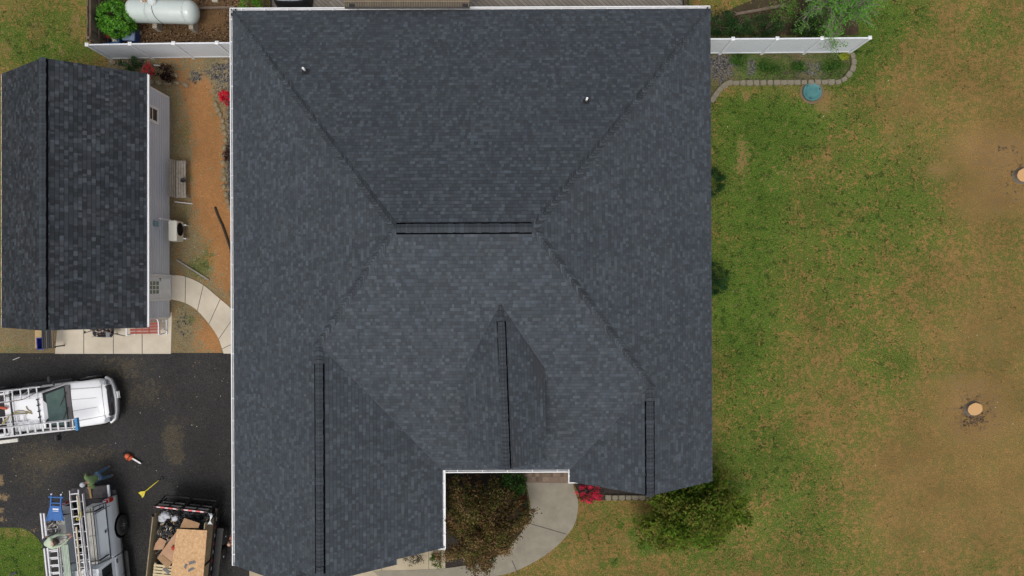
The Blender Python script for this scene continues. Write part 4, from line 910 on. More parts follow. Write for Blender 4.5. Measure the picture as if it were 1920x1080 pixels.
# olive green young tree at the front right corner
ot = P(1310, 968, 2.0); gt = empty('green_tree', (ot.x, ot.y, 0), 0, 'feathery olive green young tree on the lawn at the front right corner of the house', 'tree')
trunk = MB(); lv = MB(); rnd = random.Random(33)
trunk.tube([(0, 0, 0), (.03, .02, .9), (0, 0, 1.8), (.02, 0, 2.7)], [.07, .055, .04, .02], 8)
GT = [(.075, .12, .012), (.09, .13, .015), (.06, .1, .01), (.1, .1, .02), (.06, .12, .012), (.11, .12, .022)]
for i in range(230):
    a = rnd.uniform(0, 2 * math.pi); f = rnd.random() ** .5
    reach = f * (1 + .18 * math.sin(2 * a + .6) + .1 * math.sin(5 * a + 2) + rnd.uniform(-.1, .12)); zz = rnd.uniform(.9, 3.0)
    lim = max(.35, 1 - max(0, zz - 1.6) / 2.0)
    end = Vector((math.cos(a) * 2.35 * reach * lim, math.sin(a) * 1.95 * reach * lim, zz)); st = Vector((0, 0, max(.5, zz - .8 * f)))
    pts = smooth_path([st, (st + end) * .5 + Vector((0, 0, .1)), end], 4); trunk.tube(pts, [.015 * (1 - k / len(pts)) + .003 for k in range(len(pts))], 4, caps=False)
    pal = rnd.choice(GT); tt = rnd.uniform(.7, 1.3)
    for k in range(190):
        j = rnd.uniform(.3, 1.0); q = pts[min(int(j * (len(pts) - 1)), len(pts) - 1)]; p = q + Vector((rnd.gauss(0, .14), rnd.gauss(0, .14), rnd.gauss(0, .1)))
        ax = Vector((rnd.gauss(0, 1), rnd.gauss(0, 1), rnd.gauss(0, .4))).normalized(); b = ax.cross(Vector((rnd.gauss(0, .5), rnd.gauss(0, .5), 1))).normalized()
        s_ = rnd.uniform(.08, .15); c = pal if rnd.random() < .6 else rnd.choice(GT); t = tt * rnd.uniform(.7, 1.3)
        lv.add([p - ax * s_ * .6, p + b * s_ * .32, p + ax * s_ * .7, p - b * s_ * .32], [(0, 1, 2, 3)], tuple(x * t for x in c))
trunk.build('trunk', bark_d, gt); lv.build('crown', W1, gt)
# sparse tree behind the right fence
sp_ = P(1543, 22, 0); st_ = empty('bare_tree', (sp_.x, sp_.y, 0), 0, 'bare branched tree with sparse new green leaves behind the right end of the white fence', 'tree')
wood = MB(); lv = MB(); rnd = random.Random(44)
SPR = [(.09, .24, .03), (.13, .3, .05), (.07, .18, .03)]
def grow(p, d, L_, r0, depth):
    n = 5; pts = [p]
    for i in range(n):
        d = (d + Vector((rnd.gauss(0, .16), rnd.gauss(0, .16), rnd.gauss(-.03, .1)))).normalized(); pts.append(pts[-1] + d * (L_ / n))
    wood.tube(pts, [r0 * (1 - .55 * k / n) for k in range(n + 1)], 5, caps=False)
    if depth >= 1:
        for q in pts[1:]:
            for _ in range(2 if depth < 3 else 4):
                if rnd.random() < .13:
                    for _k in range(3):
                        pp = q + Vector((rnd.gauss(0, .06), rnd.gauss(0, .06), rnd.gauss(0, .05))); ax = Vector((rnd.gauss(0, 1), rnd.gauss(0, 1), rnd.gauss(0, .5))).normalized(); b = ax.cross(Vector((0, 0, 1))).normalized(); s_ = rnd.uniform(.05, .1); c = rnd.choice(SPR)
                        lv.add([pp, pp + ax * s_ * .5 + b * s_ * .3, pp + ax * s_, pp + ax * s_ * .5 - b * s_ * .3], [(0, 1, 2, 3)], c)
    if depth < 3:
        for i in range(rnd.choice((3, 4, 4)) if depth else 5):
            q = pts[rnd.randint(1, n)]; nd = (d + Vector((rnd.gauss(0, .75), rnd.gauss(0, .75), rnd.gauss(0, .25)))).normalized(); grow(q, nd, L_ * rnd.uniform(.5, .8), max(.009, r0 * .58), depth + 1)
wood.tube([(0, 0, 0), (-.05, 0, .7), (0, -.05, 1.3)], [.1, .085, .075], 9)
for a, el in ((200, 35), (235, 45), (262, 38), (285, 55), (318, 40), (350, 45), (20, 50), (150, 40), (185, 60), (220, 65), (250, 62), (90, 50)):
    grow(Vector((0, -.03, 1.15)), Vector((math.cos(R(a)) * math.cos(R(el)), math.sin(R(a)) * math.cos(R(el)), math.sin(R(el)))), rnd.uniform(.9, 1.35), .04, 0)
wood.build('trunk', M('pale_bark', (.17, .145, .11), (.27, .235, .19), scale=12, rough=.9), st_); lv.build('crown', W1, st_)
for i, (x, y) in enumerate([(1545, 48), (1470, 20)]):
    bush('sapling', P(x, y, .9), (.8 - i * .15, .6, .5), 800, .055, G_bright, 60 + i, ['bright green leafy shrub beneath the bare branched tree', 'loose bright green shrub above the round shrubs behind the right fence'][i], clumps=30, spread=.2, hollow=.3)
# ------------------------------------------------------------------ pickups
truck_white = M('truck_white', (.8, .8, .81), scale=1.2, var=.03, rough=.25, coat=.5)
truck_blue_white = M('dusty_white_paint', (.7, .74, .77), scale=1.2, var=.05, rough=.35, coat=.3)
windscreen = M('windscreen_glass', (.07, .12, .11), (.12, .18, .15), scale=2.5, rough=.08)
chrome = M('chrome', (.6, .6, .62), scale=6, rough=.25, metal=.9)
red_lens = M('red_lens', (.5, .01, .015), scale=12, rough=.2)
grey_plastic = M('grey_plastic', (.09, .08, .085), scale=5, rough=.6)
def pickup(label, origin, heading, paint, tailgate_open=False, bed_box=False):
    t = empty('pickup_truck', origin, heading, label, 'pickup truck')
    def ring(s, w, zt, zb=.48, cr=.03):
        h = [(w * .95, zb), (w, zb + .22), (w * 1.0, zt - .26), (w * .97, zt - .1), (w * .9, zt - .02), (w * .55, zt + cr), (0, zt + cr * 1.3)]
        return [Vector((-s, y, z)) for y, z in h] + [Vector((-s, -y, z)) for y, z in reversed(h[:-1])]
    b = MB(); b.loft([ring(.1, .80, 1.02, .62), ring(.2, .9, 1.06, .5), ring(.45, .98, 1.11), ring(.9, 1.0, 1.15), ring(1.6, 1.0, 1.2), ring(1.75, 1.0, 1.2), ring(4.0, 1.0, 1.22)], c=(1, 1, 1))
    body = b.build('body', paint, t)
    b = MB(); 
    for sy in (-1, 1): b.bar((-.28, sy * .62, 1.125), (-1.6, sy * .7, 1.235), .025, .012)
    b.bar((-.26, -.72, 1.105), (-.26, .72, 1.105), .025, .02); b.bar((-.5, -.2, 1.155), (-1.6, -.25, 1.245), .02, .006); b.bar((-.5, .2, 1.155), (-1.6, .25, 1.245), .02, .006)
    b.build('bonnet_seam', M('seam_grey', (.35, .35, .36)), body)
    # greenhouse
    c = MB(); bw, tw = .95, .74
    def cr_(s, w, z): return [Vector((-s, -w, z)), Vector((-s, w, z))]
    prof = [(1.68, 1.2), (2.28, 1.9), (2.5, 1.96), (3.2, 1.98), (3.85, 1.94), (4.0, 1.25)]
    ringL = []
    for s, z in prof:
        f = (z - 1.2) / .75; w = bw + (tw - bw) * f; ringL.append([Vector((-s, -w, z)), Vector((-s, -w * .6, z + .02 * f)), Vector((-s, 0, z + .03 * f)), Vector((-s, w * .6, z + .02 * f)), Vector((-s, w, z))])
    for i in range(len(ringL) - 1): c.add(ringL[i] + ringL[i + 1], [(k, k + 1, k + 6, k + 5) for k in range(4)])
    for k in (0, 4):
        c.add([r_[k] for r_ in ringL] + [Vector((-4.0, ringL[0][k].y, 1.2))], [tuple(range(len(ringL) + 1))])
    c.build('cab', paint, t)
    def gl(name, q, n, m, inset=0):
        g_ = MB(); g_.add([Vector(p) + Vector(n) * .012 for p in q], [tuple(range(len(q)))]); return g_.build(name, m, t)
    n_ = Vector((.7, 0, .6)).normalized(); q = [ringL[0][0] * 1, ringL[0][4] * 1, ringL[1][4] * 1, ringL[1][0] * 1]
    cen = sum(q, Vector()) / 4
    gl('windscreen_frame', [cen + (p - cen) * .97 for p in q], n_, black_plastic)
    q2 = [cen + Vector(((p - cen).x * .74, (p - cen).y * .86, (p - cen).z * .74)) for p in q]; gl('windscreen', q2, n_ * 1.8, windscreen)
    g_ = MB(); g_.box(-1.74, -1.52, -.9, .9, 1.2, 1.262, bev=.015); g_.build('cowl', grey_plastic, t)
    for y0, y1 in ((-.05, -.62), (.62, .08)):
        g_ = MB(); g_.tube([(-1.66, y0, 1.29), (-1.86, y1, 1.48)], .012, 5); g_.build('wiper', black_plastic, t)
    for sy in (-1, 1):
        for (s0, s1, s2, s3) in ((2.05, 2.45, 3.05, 3.05), (3.15, 3.15, 3.75, 3.85)):
            def pt(s, z): f = (z - 1.2) / .75; return Vector((-s, sy * (bw + (tw - bw) * f + .006), z))
            gl('side_window', [pt(s0, 1.32), pt(s1, 1.8), pt(s2, 1.8), pt(s3, 1.32)], (0, sy * .5, .2), glass_dark)
        g_ = MB(); g_.bar((-2.15, sy * .97, 1.3), (-2.1, sy * 1.2, 1.36), .05, .05); g_.box(-2.2, -2.08, sy * 1.26 - .12, sy * 1.26 + .12, 1.28, 1.62, bev=.03); g_.build('mirror', black_plastic, t)
        g_ = MB(); g_.box(-.36, -.1, sy * .8 - .11, sy * .8 + .11, .82, 1.07, bev=.03); g_.build('headlight', M('headlight_lens', (.3, .32, .34), rough=.12, coat=.5), t)
        for s in (2.95, 3.8): 
            g_ = MB(); g_.box(-s - .09, -s + .09, sy * 1.0 - .02, sy * 1.0 + .035, 1.02, 1.07, bev=.008); g_.build('door_handle', black_plastic, t)
        for s in (1.9, 3.1, 4.0):
            g_ = MB(); g_.bar((-s, sy * 1.002, .55), (-s, sy * .985, 1.18), .014, .012); g_.build('door_seam', black_plastic, body)
        g_ = MB(); g_.box(-4.0, -1.9, sy * 1.04 - .09, sy * 1.04 + .09, .38, .44, bev=.015); g_.build('running_board', black_plastic, t)
    g_ = MB(); g_.box(-.2, -.045, -.66, .66, .72, 1.04, bev=.02); gr = g_.build('grille', black_plastic, t)
    g_ = MB(); 
    for k in range(3): g_.bar((-.04, -.62, .79 + k * .09), (-.04, .62, .79 + k * .09), .02, .022)
    g_.build('grille_bar', grey_plastic, gr)
    g_ = MB(); g_.lathe((-.035, 0, .89), [(.001, .012), (.09, .01), (.1, 0)], 18, axis='X', sx=1.5, sy=.7); g_.build('badge', M('badge_dark', (.05, .06, .09), rough=.3), gr)
    g_ = MB(); yy = [(-1.0, -.32), (-.86, -.12), (-.5, -.02), (0, .02), (.5, -.02), (.86, -.12), (1.0, -.32)]
    for a, b_ in zip(yy[:-1], yy[1:]): g_.bar((a[1], a[0], .58), (b_[1], b_[0], .58), .08, .2)
    g_.build('bumper', paint, t)
    g_ = MB(); 
    for a, b_ in zip(yy[:-1], yy[1:]): g_.bar((a[1] + .05, a[0], .5), (b_[1] + .05, b_[0], .5), .1, .12)
    g_.build('bumper_lip', black_plastic, t)
    g_ = MB(); g_.add([Vector((.12 + a, b_, z)) for a, b_, z in ((-.03, .02, .5), (-.03, .32, .5), (.07, .32, .6), (.07, .02, .6))] , [(0, 1, 2, 3)]); g_.box(.03, .11, .02, .32, .5, .6); g_.build('licence_plate', M('plate_white', (.62, .62, .62), scale=30, var=.3, rough=.5), t)
    for s in (1.05, 5.15):
        for sy in (-1, 1):
            w = MB(); w.lathe((-s, sy * .95, .44), [(.25, -.14), (.40, -.14), (.44, -.1), (.44, .1), (.40, .14), (.25, .14)], 32, axis='Y'); wo_ = w.build('wheel', tyre, t)
            w = MB(); w.lathe((-s, sy * 1.08, .44), [(.25, sy * -.03), (.25, sy * .01), (.235, sy * .01), (.22, sy * -.03), (.07, sy * -.01), (.06, sy * .02), (.001, sy * .02)], 32, axis='Y')
            for k in range(8):
                a = k * math.pi / 4; w.bar((-s + .06 * math.cos(a), sy * 1.085, .44 + .06 * math.sin(a)), (-s + .22 * math.cos(a), sy * 1.08, .44 + .22 * math.sin(a)), .045, .02)
            w.build('rim', chrome, wo_)
            w = MB(); w.lathe((-s, sy * .99, .5), [(.53, sy * -.02), (.53, sy * .03), (.01, sy * .03)], 32, axis='Y'); w.build('wheel_arch', vent_black, t)
    # bed
    bd = MB()
    for sy in (-1, 1):
        bd.loft([[Vector((-s, sy * y, z)) for y, z in ((.8, .75), (.8, 1.3), (.84, 1.36), (.94, 1.37), (1.0, 1.28), (1.0 + fl2, .95), (1.0 + fl2, .72), (.97, .5), (.8, .5))] for s, fl2 in ((4.05, 0), (5.2, .015), (6.5, -.01))])
    bd.box(-4.12, -4.05, -.8, .8, .6, 1.36)
    bd.build('bed', paint, t)
    bd = MB(); bd.box(-6.5, -4.12, -.8, .8, .78, .84); bd.box(-6.45, -4.14, .76, .797, .84, 1.34); bd.box(-6.45, -4.14, -.797, -.76, .84, 1.34); bd.build('bed_liner', M('bed_liner', (.014, .012, .014), (.03, .026, .03), scale=4, rough=.7, bump=.3), t)
    if tailgate_open:
        g_ = MB(); g_.box(-7.05, -6.52, -.8, .8, .78, .85, bev=.015); tg = g_.build('tailgate', M('tailgate_dark', (.02, .017, .018), (.1, .085, .09), scale=5, rough=.6), t)
        g_ = MB(); g_.box(-7.05, -6.54, .77, .86, .785, .87, bev=.01); g_.build('tailgate_edge', paint, tg)
    else:
        g_ = MB(); g_.box(-6.56, -6.5, -.8, .8, .7, 1.34, bev=.015); g_.build('tailgate', paint, t)
    g_ = MB(); g_.box(-6.75, -6.55, -.95, .95, .5, .62, bev=.02); g_.build('rear_bumper', grey_plastic, t)
    for sy in (-1, 1):
        g_ = MB(); g_.box(-6.54, -6.36, sy * .92 - .1, sy * .92 + .11, .88, 1.33, bev=.03); tl = g_.build('taillight', red_lens, t)
        g_ = MB(); g_.box(-6.55, -6.35, sy * .92 - .102, sy * .92 + .112, 1.2, 1.3, bev=.03); g_.build('reverse_lamp', white_vinyl, tl)
    if bed_box:
        for sy in (-1, 1):
            g_ = MB(); x0, x1 = -6.45, -4.08
            sec = [(.98, 1.385), (.80, 1.94), (.42, 1.97), (.42, 1.385)]
            g_.loft([[Vector((x, sy * y, z)) for y, z in sec] for x in (x0, x1)], sm=False); sb = g_.build('side_box', paint, t)
            g_ = MB(); g_.box(x0 + .02, x1 - .02, min(sy * .43, sy * .79), max(sy * .43, sy * .79), 1.975, 1.995, bev=.006); g_.build('lid', M('cream_lid', (.6, .58, .52), scale=2, var=.06, rough=.5), sb)
            g_ = MB(); g_.bar(((x0 + x1) / 2, sy * .43, 1.996), ((x0 + x1) / 2, sy * .79, 1.996), .02, .006); g_.build('lid_joint', grey_plastic, sb)
            def pp(x, f): return Vector((x, sy * (.99 - .18 * f), 1.40 + .555 * f))
            g_ = MB(); q = [pp(x0 + .25, .1), pp(x1 - .05, .1), pp(x1 - .05, .9), pp(x0 + .25, .9)]
            for a, b_ in zip(q, q[1:] + q[:1]): g_.bar(a, b_, .02, .02)
            g_.build('side_door', M('door_gap', (.3, .33, .36)), sb)
            g_ = MB(); a = pp((x0 + x1) / 2, .28); g_.box(a.x - .06, a.x + .06, a.y - .02 + sy * .02, a.y + .02 + sy * .02, a.z - .04, a.z + .04, bev=.008); g_.build('latch', black_plastic, sb)
            g_ = MB()
            for f, e in ((-.02, 0), (1.03, 0), (1.03, .07)): g_.tube([pp(x0, f) + Vector((0, -sy * e, .03 + e)), pp(x1, f) + Vector((0, -sy * e, .03 + e))], .018, 6)
            for x in (x0, x1): g_.tube([pp(x, -.02) + Vector((0, sy * .02, .03)), pp(x, 1.03) + Vector((0, 0, .05))], .02, 6)
            g_.tube([pp(x0 + .18, -.25) + Vector((0, sy * .03, 0)), pp(x0 + .3, 1.0) + Vector((0, sy * .03, 0.02))], .012, 6)
            for f in (.25, .55): g_.tube([pp(x0, f) + Vector((0, sy * .02, 0)), pp(x0 + .22, f) + Vector((0, sy * .02, 0))], .01, 6)
            g_.build('guard_rail', black_metal, t)
    # rack: crossbars over cab and bed
    for s, hw in ((3.45, .9), (4.25, .95), (6.3, .95)):
        g_ = MB(); g_.bar((-s, -hw, 2.12), (-s, hw, 2.12), .05, .05)
        for sy in (-1, 1): g_.bar((-s, sy * hw * .98, 2.12), (-s, sy * hw * .98, 1.3), .05, .05, up=(1, 0, 0))
        g_.build('rack_bar', black_metal, t)
    return t
HA = R(7.0); PA = P(213, 749, .8); PA.z = .02
truck_a = pickup('white pickup truck with ladders on its roof parked facing the house on the asphalt', PA, HA, truck_white)
g_ = MB(); g_.bar((-2.42, -.5, 2.0), (-2.42, .5, 2.0), .03, .02)
for k in range(5): y = -.5 + k * .25; g_.box(-2.47, -2.37, y - .03, y + .03, 1.99, 2.035, bev=.008)
g_.build('roof_lamp', black_plastic, truck_a)
HB = R(-84.3); PB = P(163, 941, 1.2); PB = Vector((PB.x, PB.y, .02)); dB = Vector((math.cos(HB), math.sin(HB), 0))
truck_b = pickup('dusty white work truck with side boxes and lowered black tailgate at the bottom left', PB + dB * 6.5 + Vector((-.05, 0, 0)), HB, truck_blue_white, True, True)

# ------------------------------------------------------------------ ladders and loose items on the trucks
def ladder(a, b, w, label, sp=.3, m=None, double=False, name='ladder', cat='ladder', rail=(.028, .07), z_up=(0, 0, 1), group=None, rung_w=.045):
    a = Vector(a); b = Vector(b); d = b - a; L_ = d.length; dn = d.normalized(); sd_ = dn.cross(Vector(z_up)).normalized(); m = m or aluminium
    t = empty(name, a, 0, label, cat, group)
    secs = [(0, 0.0, L_, w)] + ([(.075, L_ * .04, L_ * .97, w - .07)] if double else [])
    for h, s0, s1, ww in secs:
        for sy in (-1, 1):
            q = MB(); q.bar(dn * s0 + sd_ * (sy * ww / 2) + Vector((0, 0, h)), dn * s1 + sd_ * (sy * ww / 2) + Vector((0, 0, h)), *rail); q.build('side_rail', m, t)
        n = int((s1 - s0) / sp); q = MB()
        for k in range(n):
            p = dn * (s0 + (k + .5) * (s1 - s0) / n + (.05 if h else 0)) + Vector((0, 0, h)); q.bar(p - sd_ * (ww / 2), p + sd_ * (ww / 2), rung_w, .03)
        q.build('rungs', m, t)
    return t
zl = 2.21
ladder(P(77, 735, zl), P(-60, 751.5, zl), .44, 'aluminium ladder on the far side of the white truck roof, rungs showing white', sp=.31)
la = ladder(P(144, 795, zl), P(-70, 819, zl), .42, 'long double aluminium ladder with blue end on the near side of the white truck', sp=.3, double=True)
q = MB(); q.box(-.02, .09, -.26, .26, -.05, .1, bev=.01, rz=math.atan2(-(819 - 795) * -1, (144 + 70)) * 0 + R(-6.4) * -1); q.build('end_cap', M('blue_plastic', (.03, .2, .42), rough=.4), la)
ladder(P(51, 783, 2.12), P(-50, 796, 2.12), .3, 'short ladder section lying between the two long ones on the white truck roof', sp=.28)
def plank(name, a, b, w, h, m, label, cat):
    q = MB(); a = Vector(a); b = Vector(b); q.bar((0, 0, 0), b - a, w, h); o = q.build(name, m, None, None, a); tag(o, label, cat); return o
plank('gutter_length', P(34, 825, 1.5), P(-90, 840, 1.5), .14, .07, M('bone_white', (.6, .58, .52)), 'bone white length of gutter hanging along the near side of the white truck', 'gutter')
q = MB(); A_ = [(60, 776, 2.06), (44, 771, 2.05), (30, 772, 2.09), (20, 778, 2.1), (12, 788, 2.2), (4, 796, 2.2), (10, 786, 2.2), (26, 776, 2.1), (46, 775, 2.06), (58, 773, 2.05), (52, 768, 2.04), (49, 762, 2.04)]
q.tube(smooth_path([P(*p) for p in A_], 5), .022, 6); o = q.build('rope', M('tan_rope', (.36, .3, .16), rough=.9)); tag(o, 'tan rope lying in a loose loop on the white truck roof', 'rope')
q = MB(); q.tube(smooth_path([P(*p) for p in ((67, 736, 2.26), (55, 743, 2.26), (42, 749, 2.26), (20, 753, 2.26), (-20, 760, 2.26))], 5), .014, 6); o = q.build('bent_bar', M('brown_bar', (.12, .09, .08))); tag(o, 'thin dark bent bar over the far ladder on the white truck', 'bar')
q = MB(); q.lathe((0, 0, 0), [(.02, -.16), (.055, -.14), (.06, .0), (.06, .12), (.03, .15)], 12, (1, 1, 1), axis='X'); o = q.build('caulk_bottle', M('orange_red', (.5, .1, .05)), None, None, P(7, 765, 2.11), R(-10)); tag(o, 'orange tipped bottle lying on the white truck roof at the left edge', 'bottle')

zb = 2.21
ladder(P(139, 919, zb + .06), P(168, 1180, zb + .06), .36, 'long narrow aluminium extension ladder on the house side rack of the work truck', sp=.3, double=True, rung_w=.04)
ladder(P(151, 926, zb - .02), P(178, 1180, zb - .02), .22, 'narrow aluminium ladder beside the cream box lids on the work truck', sp=.6, rail=(.03, .12))
ladder(P(98, 985, zb), P(116, 1180, zb), .46, 'wide aluminium ladder on the outer rack of the work truck under the kneeling worker', sp=.3, double=True)
for i, (x0, x1) in enumerate(((77, 99), (83, 105))):
    plank('rail_tube', P(x0, 962, zb + .02), P(x1, 1180, zb + .02), .06, .08, aluminium, ['outermost aluminium tube on the left rack of the work truck', 'second aluminium tube on the left rack of the work truck'][i], 'tube')
pk = empty('work_plank', P(122, 1021, zb + .02), 0, 'ribbed aluminium work plank along the left rack of the work truck', 'plank')
dv = P(138, 1180, zb) - P(122, 1021, zb); q = MB(); sdv = dv.cross(Vector((0, 0, 1))).normalized()
for k in range(5): q.bar(sdv * ((k - 2) * .058), dv + sdv * ((k - 2) * .058), .05, .06, ((.75, .85, .75), (1, 1, 1))[k % 2])
q.build('deck', M('green_alu', (.36, .4, .34), rough=.5, metal=.2, attr=True), pk)
# clutter: wheel-like pulleys, board
q = MB(); rnd = random.Random(8)
for k in range(26):
    x = rnd.uniform(-.22, .22); y = rnd.uniform(-.32, .3); t = rnd.uniform(.2, 1.2)
    q.bar((x, y, rnd.uniform(0, .1)), (x + rnd.uniform(-.16, .16), y + rnd.uniform(-.12, .12), rnd.uniform(0, .1)), .035, .035, (t, t * .97, t * .93))
o = q.build('clamp_pile', M('clamp_grey', (.3, .28, .26), attr=True, rough=.5, metal=.4), None, None, P(104, 988, zb + .06)); tag(o, 'heap of grey metal clamps between the blue frame and the kneeling worker', 'clamps')
# blue frame
bf = empty('blue_frame', P(104, 962, zb + .1), R(-3), 'bright blue steel ladder bracket sticking out past the left rack of the work truck', 'bracket')
blue = M('frame_blue', (.012, .09, .3), (.02, .13, .4), scale=5, rough=.4); q = MB()
for s_ in (-1, 1):
    q.bar((s_ * .22, -.1, 0), (s_ * .2, .75, 0), .05, .05); q.bar((s_ * .35, -.32, 0), (s_ * .2, .35, 0), .035, .04)
for y in (.12, .42, .66): q.bar((-.3 if y > .6 else -.22, y, .02), (.3 if y > .6 else .22, y, .02), .04, .04)
q.bar((-.36, -.32, 0), (.36, -.26, 0), .05, .05); q.build('frame', blue, bf)
q = MB(); q.add([(-.3, -.3, .0), (.3, -.26, .0), (.22, .3, .0), (-.22, .3, .0), (-.3, -.3, .03), (.3, -.26, .03), (.22, .3, .03), (-.22, .3, .03)], [(3, 2, 1, 0), (4, 5, 6, 7), (0, 1, 5, 4), (1, 2, 6, 5), (2, 3, 7, 6), (3, 0, 4, 7)]); q.build('plate', blue, bf)
q = MB(); q.box(-.1, .14, .08, .2, .031, .036); q.build('sticker', white_vinyl, bf)
q = MB(); 
for s_ in (-1, 1): q.lathe((s_ * .2, .78, -.02), [(.03, 0), (.03, .06)], 10)
q.build('foot', white_vinyl, bf)
# wooden poles / straps on the right ladder
plank('wooden_pole', P(143, 988, zb + .2), P(160, 1180, zb + .2), .05, .04, M('pale_pole', (.55, .47, .33), rough=.8), 'pale wooden pole lying lengthwise on the house side ladder of the work truck', 'pole')
q = MB(); q.tube(smooth_path([P(*p) for p in ((145, 928, zb + .2), (147, 945, zb + .2), (149, 960, zb + .18), (145, 970, zb + .2), (143, 975, zb + .18), (150, 972, zb + .2), (152, 958, zb + .2))], 5), .018, 6); o = q.build('strap', M('yellow_strap', (.5, .42, .1), rough=.8)); tag(o, 'yellow strap knotted round the top rungs of the house side ladder', 'strap')
q = MB(); q.tube([P(60, 958, 1.6), P(90, 944, 2.2), P(103, 940, 2.2)], .012, 6); o = q.build('thin_rod', black_metal); tag(o, 'thin black rod poking out left past the blue bracket', 'rod')

# ------------------------------------------------------------------ debris trailer
HT = R(-96.0 + 90)   # local +y runs to the hitch end of the box
tr0 = P(337, 958, 0); trz = empty('dump_trailer', (-13.93, -9.35, 0), R(-6.2), 'black dump trailer with plank sides heaped with tear off debris beside the garage', 'trailer')
# local frame: y 0 at the north gate, negative y towards the bottom of the photo; x east
TW = 1.12; TLn = 5.0; ZTop = 1.88
q = MB(); q.box(-TW, TW, -TLn, 0, .62, .72); q.build('floor', black_metal, trz)
wood_side = M('plank_side', (.22, .17, .1), (.34, .27, .16), scale=6, rough=.9, bump=.3)
for sx in (-1, 1):
    for k in range(5):
        q = MB(); z0 = .98 + k * .182; q.box(min(sx * (TW - .04), sx * TW), max(sx * (TW - .04), sx * TW), -TLn, -.28 - (0 if k < 4 else .1), z0, z0 + .176, bev=.004); q.build('side_plank', wood_side, trz)
    q = MB(); q.box(min(sx * (TW + .002), sx * (TW + .07)), max(sx * (TW + .002), sx * (TW + .07)), -TLn, -.05, .62, .97); q.build('steel_side', black_metal, trz)
    q = MB(); q.bar((sx * (TW + .04), -TLn, .985), (sx * (TW + .04), -.05, .985), .09, .03); q.build('top_rail', black_metal, trz)
    q = MB()
    for k in range(14): q.box(min(sx * (TW + .071), sx * (TW + .078)), max(sx * (TW + .071), sx * (TW + .078)), -.25 - k * .36, -.1 - k * .36, .9, .95, (1, 1, 1) if k % 2 else (.9, .05, .05))
    q.build('reflector_tape', M('tape', (.7, .7, .7), attr=True, rough=.4), trz)
    for y in (-.35, -2.3, -4.2):
        q = MB(); q.bar((sx * (TW + .03), y, .95), (sx * (TW + .03), y, 1.9), .06, .05, up=(0, 1, 0)); q.build('stake_post', black_metal, trz)
for k, (x0, x1) in enumerate(((-TW, -.04), (.04, TW))):
    q = MB()
    for z in (.8, 1.15, 1.5, 1.82): q.bar((x0, .06, z), (x1, .06, z), .05, .05)
    for x in (x0, (x0 + x1) / 2, x1): q.bar((x, .06, .75), (x, .06, 1.85), .05, .05, up=(0, 1, 0))
    q.bar((x0, .24, .9), (x1, .24, .9), .05, .05); q.bar((x0, .24, .9), (x0, .06, 1.5), .04, .04); q.bar((x1, .24, .9), (x1, .06, 1.5), .04, .04)
    gt_ = q.build('gate', black_metal, trz)
    q = MB(); 
    for z in (1.0, 1.35): q.box(x0 + .05, x1 - .05, .03, .05, z, z + .18)
    q.build('mesh_panel', black_plastic, gt_)
    q = MB(); q.bar((x0 + .1, .06, 1.858), (x1 - .1, .06, 1.858), .05, .01, (1, .15, .15)); 
    for j in range(3): q.bar((x0 + .15 + j * .33, .06, 1.866), (x0 + .28 + j * .33, .06, 1.866), .04, .01)
    q.build('reflector_tape', _mats['tape'], gt_)
for sx in (-1, 1):
    q = MB(); q.box(min(sx * 1.22, sx * 1.5), max(sx * 1.22, sx * 1.5), -3.1, -.95, .78, .82, bev=.01); q.build('fender', black_metal, trz)
    for y in (-1.45, -2.35):
        q = MB(); q.lathe((sx * 1.36, y, .37), [(.2, -.11), (.34, -.11), (.37, -.08), (.37, .08), (.34, .11), (.2, .11)], 28, axis='Y' if False else 'X'); w_ = q.build('wheel', tyre, trz)
        q = MB(); q.lathe((sx * 1.46, y, .37), [(.2, -.02), (.2, .01), (.06, -.02), (.05, .03), (.001, .03)], 24, axis='X'); q.build('rim', chrome, w_)
q = MB(); q.bar((-.35, .0, .6), (0, 1.0, .55), .08, .1); q.bar((.35, 0, .6), (0, 1.0, .55), .08, .1)
mT = Matrix.Translation((-13.93, -9.35, 0)) @ Matrix.Rotation(R(-6.2), 4, 'Z')
def on_trailer(x, y, z): return mT @ Vector((x, y, z))
def flat_piece(name, pts, z, h, m, label, cat, tilt=(0, 0)):
    q = MB(); c = sum((Vector((*p, 0)) for p in pts), Vector()) / len(pts); zz = lambda p: (p[0] - c.x) * tilt[0] + (p[1] - c.y) * tilt[1]
    n = len(pts); vs = [(p[0] - c.x, p[1] - c.y, zz(p)) for p in pts] + [(p[0] - c.x, p[1] - c.y, zz(p) + h) for p in pts]
    q.add(vs, [tuple(range(n - 1, -1, -1)), tuple(range(n, 2 * n))] + [(i, (i + 1) % n, n + (i + 1) % n, n + i) for i in range(n)])
    o = q.build(name, m, None, None, (c.x, c.y, z)); tag(o, label, cat); return o
def px_piece(name, pp, z, *a, **k): return flat_piece(name, [tuple(P(x, y, z)[:2]) for x, y in pp], z, *a, **k)
osb = M('osb', (.42, .24, .11), (.66, .42, .22), scale=11, rough=.85, bump=.2, detail=3)
card = M('cardboard', (.36, .2, .11), (.46, .27, .16), scale=2, rough=.8)
card2 = M('cardboard_brown', (.26, .15, .07), (.34, .2, .1), scale=3, rough=.8)
px_piece('strand_board', [(333, 1200), (321, 1086), (325, 1040), (331, 991), (389, 994), (381, 1090), (372, 1200)][0:0] + [(332, 991.5), (389, 994), (381, 1090), (372, 1200), (308, 1200), (320, 1080), (326, 1035)], 1.9, .02, osb, 'large tan strand board sheet lying on top of the trailer debris', 'board', tilt=(.02, .0))
px_piece('cardboard_sheet', [(332, 995), (327, 1050), (314, 1066), (295, 1046), (312, 1022)], 1.84, .012, card, 'pinkish cardboard sheet poking out under the left edge of the strand board', 'cardboard', tilt=(.0, -.02))
